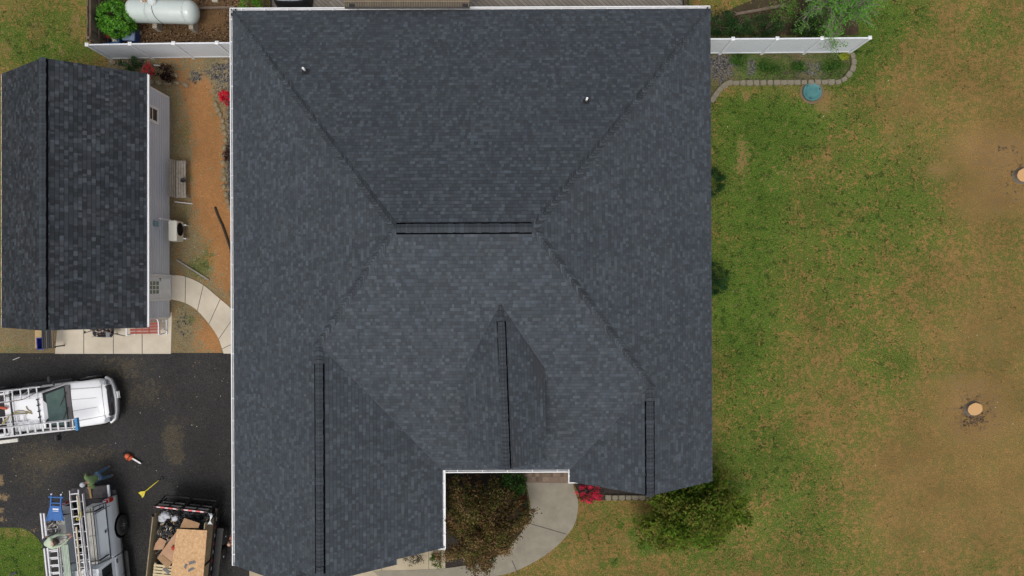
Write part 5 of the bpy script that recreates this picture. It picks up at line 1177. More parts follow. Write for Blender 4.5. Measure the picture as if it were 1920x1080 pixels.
px_piece('cardboard_sheet', [(346, 971), (375, 981), (372, 990), (337, 990)], 1.84, .01, card2, 'folded cardboard piece sticking up past the far edge of the strand board', 'cardboard', tilt=(.0, .05))
px_piece('cardboard_sheet', [(295, 1046), (314, 1066), (322, 1054), (304, 1040)], 1.86, .012, card2, 'brown cardboard flap at the near left corner of the pinkish sheet', 'cardboard')
px_piece('cardboard_sheet', [(292, 1018), (300, 1008), (312, 1014), (306, 1030), (288, 1031)], 1.66, .012, card, 'small flat cardboard piece among the dark debris near the left plank side', 'cardboard')
q = MB(); rnd = random.Random(13)
for i in range(7): q.box(-.42, .42, i * .13 - .45, i * .13 - .36, .1, .12)
for x in (-.38, 0, .38): q.box(x - .04, x + .04, -.46, .46, .02, .098)
o = q.build('pallet', M('pallet_wood', (.5, .4, .22), (.62, .52, .33), scale=6, rough=.85), None, None, P(308, 1076, 1.62), R(-6)); tag(o, 'pale slatted pallet near the bottom of the debris load', 'pallet')
for i, (x, y, w, h, rz) in enumerate(((312, 1070, .35, .16, -45), (360, 1055, .32, .14, 10), (348, 1062, .2, .12, 60), (358, 1068, .3, .12, 20))):
    q = MB(); q.add([(-w / 2, -h / 2, 0), (w / 2, -h * .3, 0), (w * .4, h / 2, 0), (-w * .3, h * .4, 0), (-w / 2, -h / 2, .008), (w / 2, -h * .3, .008), (w * .4, h / 2, .008), (-w * .3, h * .4, .008)], [(3, 2, 1, 0), (4, 5, 6, 7), (0, 1, 5, 4), (1, 2, 6, 5), (2, 3, 7, 6), (3, 0, 4, 7)])
    o = q.build('shingle_scrap', M('scrap_grey', (.1, .1, .11), (.2, .19, .19), scale=12, rough=.9), None, None, P(x, y, (1.75, 1.935, 1.935, 1.935)[i]), R(rz)); tag(o, ['grey shingle scrap lying over the pale pallet', 'upper right grey shingle scrap on the strand board', 'left small grey shingle scrap on the strand board', 'lowest grey shingle scrap on the strand board'][i], 'shingle scrap')
q = MB(); q.lathe((0, 0, 0), [(.06, -.01), (.07, .03), (.03, .06)], 12, sx=1, sy=1.4); o = q.build('red_rag', M('red_cloth', (.4, .04, .03), rough=.9), None, None, P(325, 1027, 1.88)); tag(o, 'crumpled red rag at the left edge of the strand board', 'rag')
# loose rubbish filling the box: nobody could count it
q = MB(); rnd = random.Random(99)
def heap(x, y): return 1.25 + .35 * mnoise.noise(Vector((x * 1.4, y * 1.4, 3))) + .25 * math.exp(-((x + .2) ** 2 + (y + 1) ** 2) / .8)
nx, ny = 26, 52; V = []; 
for j in range(ny + 1):
    for i in range(nx + 1):
        x = -1.07 + 2.14 * i / nx; y = -.02 - 4.9 * j / ny; V.append(mT @ Vector((x, y, heap(x, y) + .07 * mnoise.noise(Vector((x * 9, y * 9, 0))))))
q.add(V, [(j * (nx + 1) + i, j * (nx + 1) + i + 1, (j + 1) * (nx + 1) + i + 1, (j + 1) * (nx + 1) + i) for j in range(ny) for i in range(nx)], (.02, .018, .018))
for k in range(1500):
    x = rnd.uniform(-1.02, 1.02); y = -rnd.uniform(.05, 4.7) if k % 3 else -rnd.uniform(.05, 1.6); z = heap(x, y) + rnd.uniform(.0, .16)
    dark = x > -.3 and y > -1.1 or rnd.random() < .45
    c = rnd.choice([(.02, .02, .022), (.035, .035, .04), (.015, .013, .013), (.06, .06, .065)]) if dark else rnd.choice([(.36, .28, .18), (.5, .45, .36), (.18, .12, .07), (.1, .1, .11), (.3, .2, .1), (.55, .55, .52), (.05, .045, .04)])
    l, w = rnd.uniform(.03, .2), rnd.uniform(.02, .09); a = Vector((rnd.gauss(0, 1), rnd.gauss(0, 1), rnd.gauss(0, .35))).normalized(); b_ = a.cross(Vector((rnd.gauss(0, .4), rnd.gauss(0, .4), 1))).normalized(); n_ = a.cross(b_) * .008; p = mT @ Vector((x, y, z))
    q.add([p + a * l * i + b_ * w * j + n_ * s for s in (-1, 1) for i, j in ((-.5, -.5), (.5, -.4), (.45, .5), (-.5, .4))], [(3, 2, 1, 0), (4, 5, 6, 7), (0, 1, 5, 4), (1, 2, 6, 5), (2, 3, 7, 6), (3, 0, 4, 7)], c)
o = q.build('roof_debris', M('debris', (1, 1, 1), scale=9, attr=True, rough=.85)); tag(o, 'mixed torn shingles, wood bits and scraps filling the trailer', 'debris', kind='stuff')
q = MB()
for i in range(9): q.blob((rnd.uniform(-.3, .3), rnd.uniform(-.12, .12), rnd.uniform(0, .06)), (rnd.uniform(.1, .17), rnd.uniform(.07, .12), .07), amp=.5, seed=i, fr=3, sub=3)
o = q.build('plastic_sheet', M('plastic_white', (.36, .37, .4), (.5, .5, .53), scale=6, rough=.5), None, None, P(316, 968, 1.66), R(5)); tag(o, 'crumpled white plastic sheeting in the far left corner of the trailer', 'plastic sheet')
q = MB(); 
for k in range(5): q.tube(smooth_path([(0 + k * .03, .3, .0), (.12 + k * .02, .22, .1), (.1, .02, .08), (-.04 + k * .05, -.16, 0)], 4), .016, 5)
o = q.build('white_strips', white_vinyl, None, None, P(391, 976, 1.7)); tag(o, 'white plastic strips curling at the far right corner of the trailer', 'strips')

# ------------------------------------------------------------------ tools on the asphalt
cs = empty('chainsaw', P(244, 857, .1), R(-31), 'orange and black chainsaw lying on the asphalt', 'chainsaw'); cs.location.z = .03
q = MB(); q.box(-.2, .12, -.1, .1, 0, .2, bev=.035); q.lathe((-.02, -.12, .1), [(.001, -.03), (.085, -.02), (.09, .03)], 16, axis='Y'); q.build('engine_cover', M('saw_orange', (.55, .07, .015), (.68, .12, .02), scale=9, rough=.4), cs)
q = MB(); q.tube(smooth_path([(-.2, 0, .18), (-.32, 0, .16), (-.33, 0, .04), (-.2, 0, .03)], 4), .02, 7); q.tube(smooth_path([(.02, -.14, .08), (.03, -.14, .27), (.03, .12, .28), (.02, .14, .08)], 4), .016, 7); q.build('handle', black_plastic, cs)
q = MB(); q.prism([(.1, -.035), (.5, -.035), (.56, -.02), (.58, 0), (.56, .02), (.5, .035), (.1, .035)], .07, .08); bo = q.build('guide_bar', aluminium, cs)
q = MB(); q.tube([(.1, .04, .075), (.5, .04, .075), (.57, .022, .075), (.59, 0, .075), (.57, -.022, .075), (.5, -.04, .075), (.1, -.04, .075)], .009, 5); q.build('chain', black_metal, bo)
sh = empty('shovel', P(268, 925, .02), 0, 'yellow scoop shovel with black grip lying on the asphalt', 'shovel'); v = P(305, 895, .05) - P(268, 925, .05); an = math.atan2(v.y, v.x); sh.rotation_euler[2] = an
q = MB(); q.tube([(.12, 0, .04), (.95, 0, .05)], .019, 8); q.build('shaft', M('shovel_yellow', (.62, .52, .03), (.72, .62, .06), scale=6, rough=.4), sh)
q = MB(); q.loft([[Vector((x, y, z)) for y, z in ((-w, .05 + e), (-w * .5, .015), (0, .008), (w * .5, .015), (w, .05 + e), (w, .062 + e), (w * .5, .027), (0, .02), (-w * .5, .027), (-w, .062 + e))] for x, w, e in ((-.12, .15, 0), (0, .13, .005), (.1, .06, .0), (.16, .025, 0))]); q.build('blade', _mats['shovel_yellow'], sh)
q = MB(); q.tube([(.94, 0, .05), (1.0, 0, .05)], .026, 8); q.tube(smooth_path([(1.0, 0, .05), (1.03, .06, .05), (1.13, .065, .05), (1.13, -.065, .05), (1.03, -.06, .05), (1.0, 0, .05)], 4), .016, 6); q.build('grip', black_plastic, sh)
# ------------------------------------------------------------------ yard things
stone_m = M('edging_stone', (.2, .155, .09), (.31, .25, .16), scale=7, rough=.95, bump=.5)
grey_stone = M('grey_block', (.15, .13, .09), (.25, .22, .16), scale=7, rough=.95, bump=.5)
def stone_mesh(name, seed, w, d, h, m, scallop=False):
    q = MB()
    if scallop:
        poly = [(-w / 2, d * .35), (w / 2, d * .35), (w / 2, -d * .2)] + [(w / 2 * math.cos(a), -d * .2 - d * .3 * math.sin(a)) for a in [math.pi * k / 6 for k in range(1, 6)]] + [(-w / 2, -d * .2)]
        q.prism(poly, -.02, h); q.prism([(x * .9, y * .9) for x, y in poly], h, h + .012)
    else: q.blob((0, 0, h * .4), (w / 2, d / 2, h * .6), amp=.3, seed=seed, sub=3, fr=1.6)
    me = q.build(name, m)
    return me
def stone_row(pts, w, d, h, m, group, labels, scallop=False, name='edging_stone', jitter=.0):
    protos = [stone_mesh(name, k + 1, w, d, h, m, scallop) for k in range(1 if scallop else 5)]
    rnd = random.Random(len(pts)); n = len(pts)
    for i, (x, y) in enumerate(pts):
        src = protos[i % len(protos)]; o = src if i < len(protos) else src.copy()
        if i >= len(protos): col.objects.link(o)
        p = P(x, y, 0); a = P(*pts[min(i + 1, n - 1)]) - P(*pts[max(i - 1, 0)]); o.location = p + Vector((0, 0, .0))
        o.rotation_euler[2] = math.atan2(a.y, a.x) + rnd.gauss(0, .12 if not scallop else .05) + (math.pi if a.x < -1e-3 else 0) * 0
        o.scale = (1 + rnd.uniform(-.12, .12), 1 + rnd.uniform(-.12, .12), 1)
        tag(o, labels(i, n), 'stone', group)
ORD = ['first', 'second', 'third', 'fourth', 'fifth', 'sixth', 'seventh', 'eighth', 'ninth', 'tenth', 'eleventh', 'twelfth', 'thirteenth', 'fourteenth', 'fifteenth', 'sixteenth', 'seventeenth', 'eighteenth', 'nineteenth', 'twentieth', 'twenty first', 'twenty second', 'twenty third', 'twenty fourth', 'twenty fifth', 'twenty sixth']
Lp = [(405, 196), (409, 206), (414, 215), (418, 226), (420, 238), (422, 250), (423, 263), (421, 277), (420, 291), (419.5, 305), (419.5, 320), (420.5, 335), (421, 350), (424, 364), (427, 377), (431, 389)]
stone_row(Lp, .26, .2, .1, stone_m, 'tan stones edging the bed along the left house wall', lambda i, n: ORD[i] + ' tan stone from the top of the curved row along the left house wall')
Up = [(284, 154), (299, 156), (315, 157), (332, 156), (349, 160)]
stone_row(Up, .3, .2, .12, stone_m, 'flat tan stones below the purple shrub', lambda i, n: ORD[i] + ' flat tan stone from the left in the row below the purple shrub')
for (x, y, s_, l) in ((330, 143, .26, 'loose tan rock beside the dark purple shrub'), (426, 116, .24, 'loose tan rock on the gravel near the house corner of the left fence'), (212, 117, .3, 'pale loose rock at the garage corner under the left fence')):
    q = MB(); q.blob((0, 0, .05), (s_ / 2, s_ * .4, .08), amp=.3, seed=int(x), sub=3); o = q.build('rock', stone_m, None, None, P(x, y)); tag(o, l, 'rock')
Rp = [(1335, 187), (1341, 178), (1348, 169), (1357, 161)] + [(1366 + 12.75 * i, 156 - i * .12) for i in range(17)] + [(1581, 149), (1590, 140), (1597, 129), (1599, 117), (1597, 106)]
stone_row(Rp, .285, .27, .1, grey_stone, 'scalloped blocks edging the right planting bed', lambda i, n: ORD[i] + ' scalloped grey block from the house in the right bed edging', True)
Fp = [(1140 + 12.6 * i, 931.5) for i in range(7)] + [(1228, 930), (1240, 929)]
stone_row(Fp, .285, .27, .1, grey_stone, 'scalloped blocks in front of the right gable', lambda i, n: ORD[i] + ' scalloped block from the pink azalea below the right gable', True)
Gp = [(1253, 926), (1265, 922), (1278, 916), (1292, 914), (1300, 922)]
stone_row(Gp, .28, .2, .1, stone_m, 'rough stones by the olive green tree', lambda i, n: ORD[i] + ' rough stone from the left beside the olive green tree')
# landscape timber and branches behind the right fence
plank('landscape_timber', P(1378, 27, .06), P(1472, 10, .06), .12, .1, wood_brown, 'grey brown landscape timber lying behind the right fence', 'timber')
plank('landscape_timber', P(371, 15.5, .05), P(440, 14, .05), .1, .1, wood_brown, 'brown landscape timber crossing the mulch yard from tank to house', 'timber')
plank('fence_picket', P(241, 52, .1), P(266, 63, .1), .15, .03, wood_brown, 'loose brown board on the mulch beside the round bush', 'board')
q = MB(); q.box(-.13, .13, -.09, .09, 0, .14, bev=.01); o = q.build('concrete_block', M('pale_block', (.4, .36, .28), rough=.9, bump=.4), None, None, P(405, 2)); tag(o, 'pale concrete block on the dark mulch above the tank timber', 'block')
# septic riser lid
sl_ = empty('septic_lid', P(1522, 172, 0), 0, 'round blue green septic tank lid set in the lawn below the right bed', 'lid')
q = MB(); q.lathe((0, 0, 0), [(.42, -.02), (.42, .07), (.40, .1), (.37, .1), (.36, .085), (.2, .1), (.001, .105)], 36); q.build('cover', M('lid_teal', (.035, .14, .14), (.07, .21, .21), scale=4, rough=.6), sl_)
q = MB()
for k in range(12): a = k * math.pi / 6; q.bar((.1 * math.cos(a), .1 * math.sin(a), .103), (.33 * math.cos(a), .33 * math.sin(a), .093), .012, .012)
q.build('rib', _mats['lid_teal'], sl_)
q = MB()
for a in (.3, 2.3, 4.4): q.lathe((.33 * math.cos(a), .33 * math.sin(a), .085), [(.03, 0), (.03, .02), (.001, .022)], 10)
q.build('screws', M('screw_dark', (.03, .04, .05)), sl_)
q = MB(); q.lathe((0, 0, 0), [(.56, .0), (.54, .018), (.44, .022), (.42, .0)], 36); tag(q.build('soil_ring', M('ring_soil', (.13, .09, .045), (.22, .15, .08), scale=16, rough=1, bump=.8), None, None, P(1522, 172)), kind='structure')
# stumps
def stump(px, py, r, label):
    t = empty('tree_stump', P(px, py, 0), 0, label, 'tree stump'); rnd = random.Random(px)
    q = MB(); n = 28; rr = [r * (1 + .1 * math.sin(2 * math.pi * k / n * 2 + 1) + rnd.uniform(-.03, .03)) for k in range(n)]
    def rg(f, z): return [Vector((math.cos(2 * math.pi * k / n) * rr[k] * f, math.sin(2 * math.pi * k / n) * rr[k] * f, z)) for k in range(n)]
    q.loft([rg(1.35, -.03), rg(1.16, .03), rg(1.06, .1), rg(1.02, .17)], caps=False); q.build('bark', bark, t)
    q = MB(); q.add(rg(1.0, .171) + [Vector((0, 0, .175))], [(k, (k + 1) % n, n) for k in range(n)])
    q.build('cut_face', cutwood, t)
    q = MB()
    for k in range(90):
        a = rnd.uniform(0, 6.28); d = rnd.uniform(1.3, 4.6) * r; l = rnd.uniform(.03, .09); b_ = rnd.uniform(0, 6.28); tt = rnd.uniform(.4, 1.3)
        q.bar((d * math.cos(a), d * math.sin(a), .01), (d * math.cos(a) + l * math.cos(b_), d * math.sin(a) + l * math.sin(b_), .015), .02, .012, (.2 * tt, .14 * tt, .085 * tt))
    o = q.build('wood_chips', W1, None, None, P(px, py, 0)); tag(o, 'scattered bark chips on the bare soil round the ' + ('lower' if py > 500 else 'edge') + ' stump', 'wood chips', kind='stuff')
cutwood = bpy.data.materials.new('cut_wood'); cutwood.use_nodes = True; nt = cutwood.node_tree
tcn = nt.nodes.new('ShaderNodeTexCoord'); wv = nt.nodes.new('ShaderNodeTexWave'); wv.wave_type = 'RINGS'; wv.rings_direction = 'Z'; wv.inputs['Scale'].default_value = 9; wv.inputs['Distortion'].default_value = 2.5; wv.inputs['Detail'].default_value = 3
mxx = nt.nodes.new('ShaderNodeMix'); mxx.data_type = 'RGBA'; mxx.inputs[6].default_value = (.46, .24, .09, 1); mxx.inputs[7].default_value = (.62, .38, .17, 1)
nt.links.new(tcn.outputs['Object'], wv.inputs[0]); nt.links.new(wv.outputs[0], mxx.inputs[0]); nt.links.new(mxx.outputs[2], nt.nodes['Principled BSDF'].inputs['Base Color']); nt.nodes['Principled BSDF'].inputs['Roughness'].default_value = .8
stump(1824, 766, .3, 'freshly cut orange tree stump in a bare ring on the lower right lawn')
stump(1917, 329, .33, 'pale cut tree stump at the right edge of the picture')

# bench by the garage wall
bn = empty('garden_bench', P(348, 339, 0), 0, 'weathered grey wooden bench against the garage wall', 'bench')
wood_grey = M('silvered_wood', (.2, .17, .14), (.36, .32, .27), scale=8, rough=.9, bump=.4)
q = MB()
for k, x in enumerate((-.16, -.05, .06, .17)): q.box(x - .048, x + .048, -.82, .82, .42, .45, bev=.004)
q.build('seat', wood_grey, bn)
for k, z in enumerate((.56, .7, .84)): q = MB(); q.box(-.22 - k * .02, -.19 - k * .02, -.82, .82, z - .055, z + .055, bev=.004); q.build('back_slat', wood_grey, bn)
for y in (-.74, .74):
    for x, z1 in ((-.27, .9), (.2, .42)): q = MB(); q.box(x - .03, x + .03, y - .035, y + .035, 0, z1); q.build('leg', wood_grey, bn)
    q = MB(); q.bar((-.27, y, .4), (.2, y, .4), .04, .08); q.build('stretcher', wood_grey, bn)
q = MB(); q.lathe((0, 0, 0), [(.07, 0), (.1, .16), (.105, .18), (.09, .18), (.07, .02), (.001, .02)], 18); q.bar((.1, 0, .15), (.17, .02, .1), .02, .02); o = q.build('black_pot', black_plastic, None, None, P(346, 339, .45)); tag(o, 'small black pot standing on the weathered bench', 'pot')
# outdoor unit
ac = empty('heat_pump', P(345, 436, 0), 0, 'white mini split heat pump unit standing by the garage wall', 'air conditioner')
q = MB(); q.box(-.2, .16, -.44, .44, .38, 1.0, bev=.02); q.build('casing', M('ac_cream', (.62, .6, .52), scale=2, var=.04, rough=.4), ac)
q = MB()
for k in range(4): q.lathe((.168, .08, .7), [(.07 * (k + 1) - .006, -.004), (.07 * (k + 1) - .006, .006), (.07 * (k + 1) + .006, .006), (.07 * (k + 1) + .006, -.004)], 24, axis='X')
q.build('fan_grille', black_plastic, ac)
for y in (-.3, .3): q = MB(); q.bar((-.22, y, .36), (.27, y, .36), .05, .03); q.bar((.2, y, .36), (.2, y, 0), .04, .04, up=(0, 1, 0)); q.bar((-.2, y, .36), (-.2, y, 0), .04, .04, up=(0, 1, 0)); q.build('stand', gutter_white, ac)
q = MB(); q.tube(smooth_path([(-.16, .4, .6), (-.3, .48, .62), (-.36, .5, .8), (-.44, .5, 1.3)], 4), .03, 8); q.build('pipe', white_trim, ac)
q = MB(); q.box(WX + .03, WX + .11, P(0, 421, 1).y - .12, P(0, 421, 1).y + .12, 1.25, 1.55, bev=.01); o = q.build('electric_box', M('pale_blue_box', (.2, .32, .36), rough=.5)); tag(o, 'small blue grey electric box on the garage wall above the heat pump', 'electric box')
plank('white_stake', P(327, 378.5, .25), P(361, 382, .05), .03, .03, white_trim, 'thin white stake lying between the bench and the heat pump', 'stake')
plank('metal_pipe', P(331, 487, .1), P(392, 525, .04), .06, .06, M('pipe_grey', (.25, .23, .2), rough=.6), 'straight grey pipe lying across the weeds above the curved walk', 'pipe')
plank('white_stick', P(288, 122, .2), P(303, 123, .06), .03, .03, white_trim, 'short white stick lying beside the dark purple shrub', 'stick')
q = MB(); pts = smooth_path([P(*p, .05) for p in ((403, 388), (409, 405), (418, 425), (425, 445), (431, 463), (436, 480))], 8)
q.tube(pts, [.05 + .008 * (k % 2) for k in range(len(pts))], 9); o = q.build('drain_pipe', M('drain_black', (.015, .012, .01), (.05, .035, .02), scale=9, rough=.8)); tag(o, 'black corrugated drain pipe snaking over the orange soil to the house', 'pipe')
# red and white glider bench at the corner of the garage
rb = empty('glider_bench', P(284, 612, 0), R(1), 'white framed glider bench with dark red slats at the lower corner of the garage', 'bench')
redw = M('red_slat', (.25, .045, .03), (.34, .07, .05), scale=6, rough=.5)
for k in range(4): q = MB(); y = -.25 + k * .13; q.box(-.7, .62, y - .05, y + .05, .43 + .01 * k, .455 + .01 * k, bev=.005); q.build('seat_slat', redw, rb)
for k in range(3): q = MB(); z = .62 + k * .14; q.box(-.7, .62, .3 + k * .03, .325 + k * .03, z - .05, z + .05, bev=.005); q.build('back_slat', redw, rb)
q = MB(); q.box(-.72, .64, .385, .44, .93, 1.0, bev=.01); q.build('top_rail', white_vinyl, rb)
for x in (-.75, .66):
    q = MB(); q.tube(smooth_path([(x, .42, 1.0), (x, .3, .72), (x, .05, .66), (x, -.28, .66), (x, -.33, .55), (x, -.3, .1)], 4), .03, 8); q.build('armrest', white_vinyl, rb)
    q = MB(); q.bar((x + .06, -.36, .08), (x + .06, .4, .08), .05, .06); q.bar((x + .06, -.2, .1), (x + .06, -.1, .42), .04, .04, up=(0, 1, 0)); q.bar((x + .06, .3, .1), (x + .06, .25, .42), .04, .04, up=(0, 1, 0)); q.build('leg', white_vinyl, rb)
for x in (0.13,): q = MB(); q.bar((x, -.3, .47), (x, .28, .5), .04, .02); q.build('seat_strap', redw, rb)
# wheelbarrow
wb = empty('wheelbarrow', P(209, 616, 0), R(0), 'black wheelbarrow full of scrap half under the garage eave', 'wheelbarrow')
q = MB(); 
def rr_(a, b, z, n=24): return [Vector((a * math.copysign(abs(math.cos(t)) ** .5, math.cos(t)), b * math.copysign(abs(math.sin(t)) ** .5, math.sin(t)), z)) for t in [2 * math.pi * k / n for k in range(n)]]
q.loft([rr_(.3, .2, .3), rr_(.45, .32, .6), rr_(.48, .35, .61), rr_(.43, .3, .6), rr_(.28, .18, .34)]); q.build('tray', black_plastic, wb)
q = MB(); q.lathe((-.62, 0, .2), [(.06, -.04), (.19, -.04), (.2, 0), (.19, .04), (.06, .04)], 20, axis='Y'); q.build('wheel', tyre, wb)
for y in (-.22, .22): q = MB(); q.tube([(-.62, y * .3, .2), (-.3, y, .32), (.4, y, .36), (.95, y * 1.3, .62)], .018, 7); q.build('handle', black_metal, wb); q = MB(); q.tube([(.25, y, .34), (.32, y, 0)], .016, 6); q.build('leg', black_metal, wb)
q = MB(); rnd = random.Random(17)
for k in range(70):
    x, y = rnd.uniform(-.38, .38), rnd.uniform(-.26, .26); c = rnd.choice([(.03, .02, .018), (.12, .07, .05), (.2, .15, .12), (.3, .28, .26), (.06, .03, .02)]); a = rnd.uniform(0, 6.28); l = rnd.uniform(.05, .18)
    q.bar((x, y, rnd.uniform(.48, .62)), (x + l * math.cos(a) * .7, y + l * math.sin(a) * .7, rnd.uniform(.5, .64)), .05, .02, c)
q.build('scrap_load', _mats['debris'], wb, None)
q = MB(); q.box(-.06, .12, -.3, -.08, .62, .66, bev=.01); o = q.build('grey_case', M('grey_case', (.16, .17, .18)), None, None, P(217, 618, .0)); tag(o, 'small grey case lying on the wheelbarrow load', 'case')
q = MB(); pp_ = [P(186, 615, .1), P(172, 620, .06), P(160, 624, .05)]; q.tube(pp_, .014, 6); q.lathe(P(159, 623, .04), [(.05, 0), (.055, .01), (.04, .012)], 12); o = q.build('grabber_rod', black_metal); tag(o, 'thin black rod with a ring end lying left of the wheelbarrow', 'rod')
plank('grey_stick', P(172, 632, .05), P(189, 628, .05), .025, .025, _mats['pipe_grey'], 'short grey stick on the concrete apron below the wheelbarrow', 'stick')
# black rack
rk = empty('slatted_rack', P(91, 634, .7) - Vector((0, 0, .7)), R(2), 'black slatted rack leaning over blue bins at the left end of the concrete apron', 'rack')
for i in range(6): q = MB(); x = -.24 + i * .085; q.box(x - .03, x + .03, -.42, .5, .7, .74); q.build('slat', [black_metal, black_metal, M('rack_grey', (.08, .075, .07)), black_metal, black_metal, wood_brown][i], rk)
q = MB()
for x in (-.28, .25):
    for y in (-.38, .45): q.box(x - .025, x + .025, y - .025, y + .025, 0, .7)
q.bar((-.3, -.42, .68), (.28, -.42, .68), .05, .04); q.bar((-.3, .48, .68), (.28, .48, .68), .05, .04); q.build('frame', black_metal, rk)
tub('storage_bin', 86, 643, .3, .5, .35, 4, M('bin_royal', (.02, .035, .24), rough=.4), 'royal blue bin under the black slatted rack', 'bin')
plank('plywood_offcut', P(66, 634, .03), P(80, 634, .03), .9, .03, M('plywood', (.42, .3, .14), rough=.8), 'orange plywood offcut on the ground beside the black rack', 'board')
q = MB(); q.bar((0, 0, 0), (.3, .12, 0), .02, .02); o = q.build('twig', white_trim, None, None, P(24, 675, .03)); tag(o, 'thin pale twig on the asphalt near the garage', 'twig')
plank('roof_offcut', P(19, 1077, .03), P(31, 1074, .03), .1, .03, black_plastic, 'small black and white scrap on the grass at the bottom left corner', 'scrap')

# ------------------------------------------------------------------ people
skin_m = M('skin', (.5, .28, .19), (.56, .33, .23), scale=6, rough=.55)
hair_m = M('hair_dark', (.03, .018, .012), scale=20, rough=.7)
def skinned(name, verts, edges, radii, m, parent, sub=2):
    me = bpy.data.meshes.new(name); me.from_pydata([tuple(v) for v in verts], edges, []); ob = bpy.data.objects.new(name, me); col.objects.link(ob)
    md = ob.modifiers.new('Skin', 'SKIN'); md.use_smooth_shade = True
    sv = me.skin_vertices[0].data
    for i, r_ in enumerate(radii): sv[i].radius = (r_, r_) if not isinstance(r_, tuple) else r_; sv[i].use_root = (i == 0)
    ms = ob.modifiers.new('Sub', 'SUBSURF'); ms.levels = sub; ms.render_levels = sub
    bpy.context.view_layer.update(); dg = bpy.context.evaluated_depsgraph_get(); nm = bpy.data.meshes.new_from_object(ob.evaluated_get(dg)); nm.name = name
    bpy.data.objects.remove(ob); bpy.data.meshes.remove(me)
    nm.materials.clear(); nm.materials.append(m)
    for p in nm.polygons: p.use_smooth = True
    o = bpy.data.objects.new(name, nm); col.objects.link(o); o.parent = parent; return o
def person(label, origin, heading, J, shirt, trousers, headwear='cap', sleeve='long', cap_m=None, group=None):
    """J: joints in metres, x forward, y left; keys pelvis chest neck head and [LR] sh el wr hp kn an"""
    t = empty('person', origin, heading, label, 'person'); J = {k: Vector(v) for k, v in J.items()}
    V, E, Rr = [], [], []
    def add(p, r_, par=None):
        V.append(Vector(p)); Rr.append(r_); i = len(V) - 1
        if par is not None: E.append((par, i))
        return i
    hd = (J['head'] - J['neck']).normalized(); face = J.get('face', Vector((1, 0, 0))); face = (face - hd * face.dot(hd)).normalized()
    pl = add(J['pelvis'], .12); sp = add(J['pelvis'].lerp(J['chest'], .5), .115, pl); ch = add(J['chest'], .13, sp); nk = add(J['neck'], .055, ch)
    h0 = add(J['neck'].lerp(J['head'], .45), .062, nk); h1 = add(J['head'] + face * .01, .088, h0); h2 = add(J['head'] + hd * .09, .07, h1)
    for s_ in 'LR':
        sh_ = add(J[s_ + 'sh'], .062, ch); el = add(J[s_ + 'el'], .042, sh_); wr = add(J[s_ + 'wr'], .027, el)
        d = (J[s_ + 'wr'] - J[s_ + 'el']).normalized(); sd_ = d.cross(Vector((0, 0, 1)));
        if sd_.length < .1: sd_ = d.cross(Vector((1, 0, 0)))
        sd_.normalize(); pm = add(J[s_ + 'wr'] + d * .05, (.034, .02), wr); up = sd_.cross(d)
        for k, (off, ln) in enumerate(((-.03, .065), (-.01, .08), (.01, .076), (.03, .058))):
            a = add(J[s_ + 'wr'] + d * .095 + sd_ * off, .0095, pm); b_ = add(V[a] + d * ln * .5 - up * .012, .0085, a); add(V[b_] + d * ln * .35 - up * .03, .007, b_)
        a = add(J[s_ + 'wr'] + d * .045 - sd_ * .04, .011, pm); add(V[a] + d * .04 - sd_ * .012 - up * .012, .009, a)
        hp = add(J[s_ + 'hp'], .085, pl); kn = add(J[s_ + 'kn'], .056, hp); an = add(J[s_ + 'an'], .038, kn)
        tv = J.get(s_ + 'toe', J[s_ + 'an'] + Vector((.16, 0, -.05))); add(tv, .035, an)
    body = skinned('body', V, E, Rr, skin_m, t)
    # face features on the head
    sd_ = hd.cross(face); hc = J['head'] + face * .01
    f = MB()
    f.tube([hc + face * .085 + hd * .02, hc + face * .115 - hd * .02], [.01, .016], 8)
    for s_ in (-1, 1): f.blob(hc + sd_ * (s_ * .088), (.018, .018, .03), sub=1)
    fo = f.build('nose_and_ears', skin_m, body)
    f = MB()
    for s_ in (-1, 1): f.blob(hc + face * .083 + sd_ * (s_ * .032) + hd * .02, (.012, .012, .01), sub=1)
    f.tube([hc + face * .09 - hd * .045 - sd_ * .022, hc + face * .092 - hd * .045 + sd_ * .022], .006, 6)
    f.build('eyes_and_mouth', hair_m, body)
    # shirt
    V2, E2, R2_ = [], [], []; V, E, Rr = V2, E2, R2_
    pl = add(J['pelvis'].lerp(J['chest'], .05), .16); sp = add(J['pelvis'].lerp(J['chest'], .5), .15, pl); ch = add(J['chest'], .16, sp); nk = add(J['chest'].lerp(J['neck'], .7), .08, ch)
    for s_ in 'LR':
        sh_ = add(J[s_ + 'sh'], .088, ch); el = add(J[s_ + 'sh'].lerp(J[s_ + 'el'], .95), .062, sh_)
        if sleeve == 'long': add(J[s_ + 'el'].lerp(J[s_ + 'wr'], .9), .045, el)
    skinned('shirt', V, E, Rr, shirt, t)
    V, E, Rr = [], [], []
    pl = add(J['pelvis'], .145)
    for s_ in 'LR': hp = add(J[s_ + 'hp'], .105, pl); kn = add(J[s_ + 'kn'], .078, hp); add(J[s_ + 'kn'].lerp(J[s_ + 'an'], .95), .058, kn)
    skinned('trousers', V, E, Rr, trousers, t)
    for s_ in 'LR':
        a = J[s_ + 'an']; tv = J.get(s_ + 'toe', a + Vector((.16, 0, -.05))); back = a - (tv - a) * .35; back.z = tv.z
        skinned('shoe', [a + Vector((0, 0, .01)), a.lerp(back, .8), a.lerp(tv, .6), tv], [(0, 1), (0, 2), (2, 3)], [.05, .042, .048, .042], M('boot', (.16, .11, .07), rough=.8), t, 1)
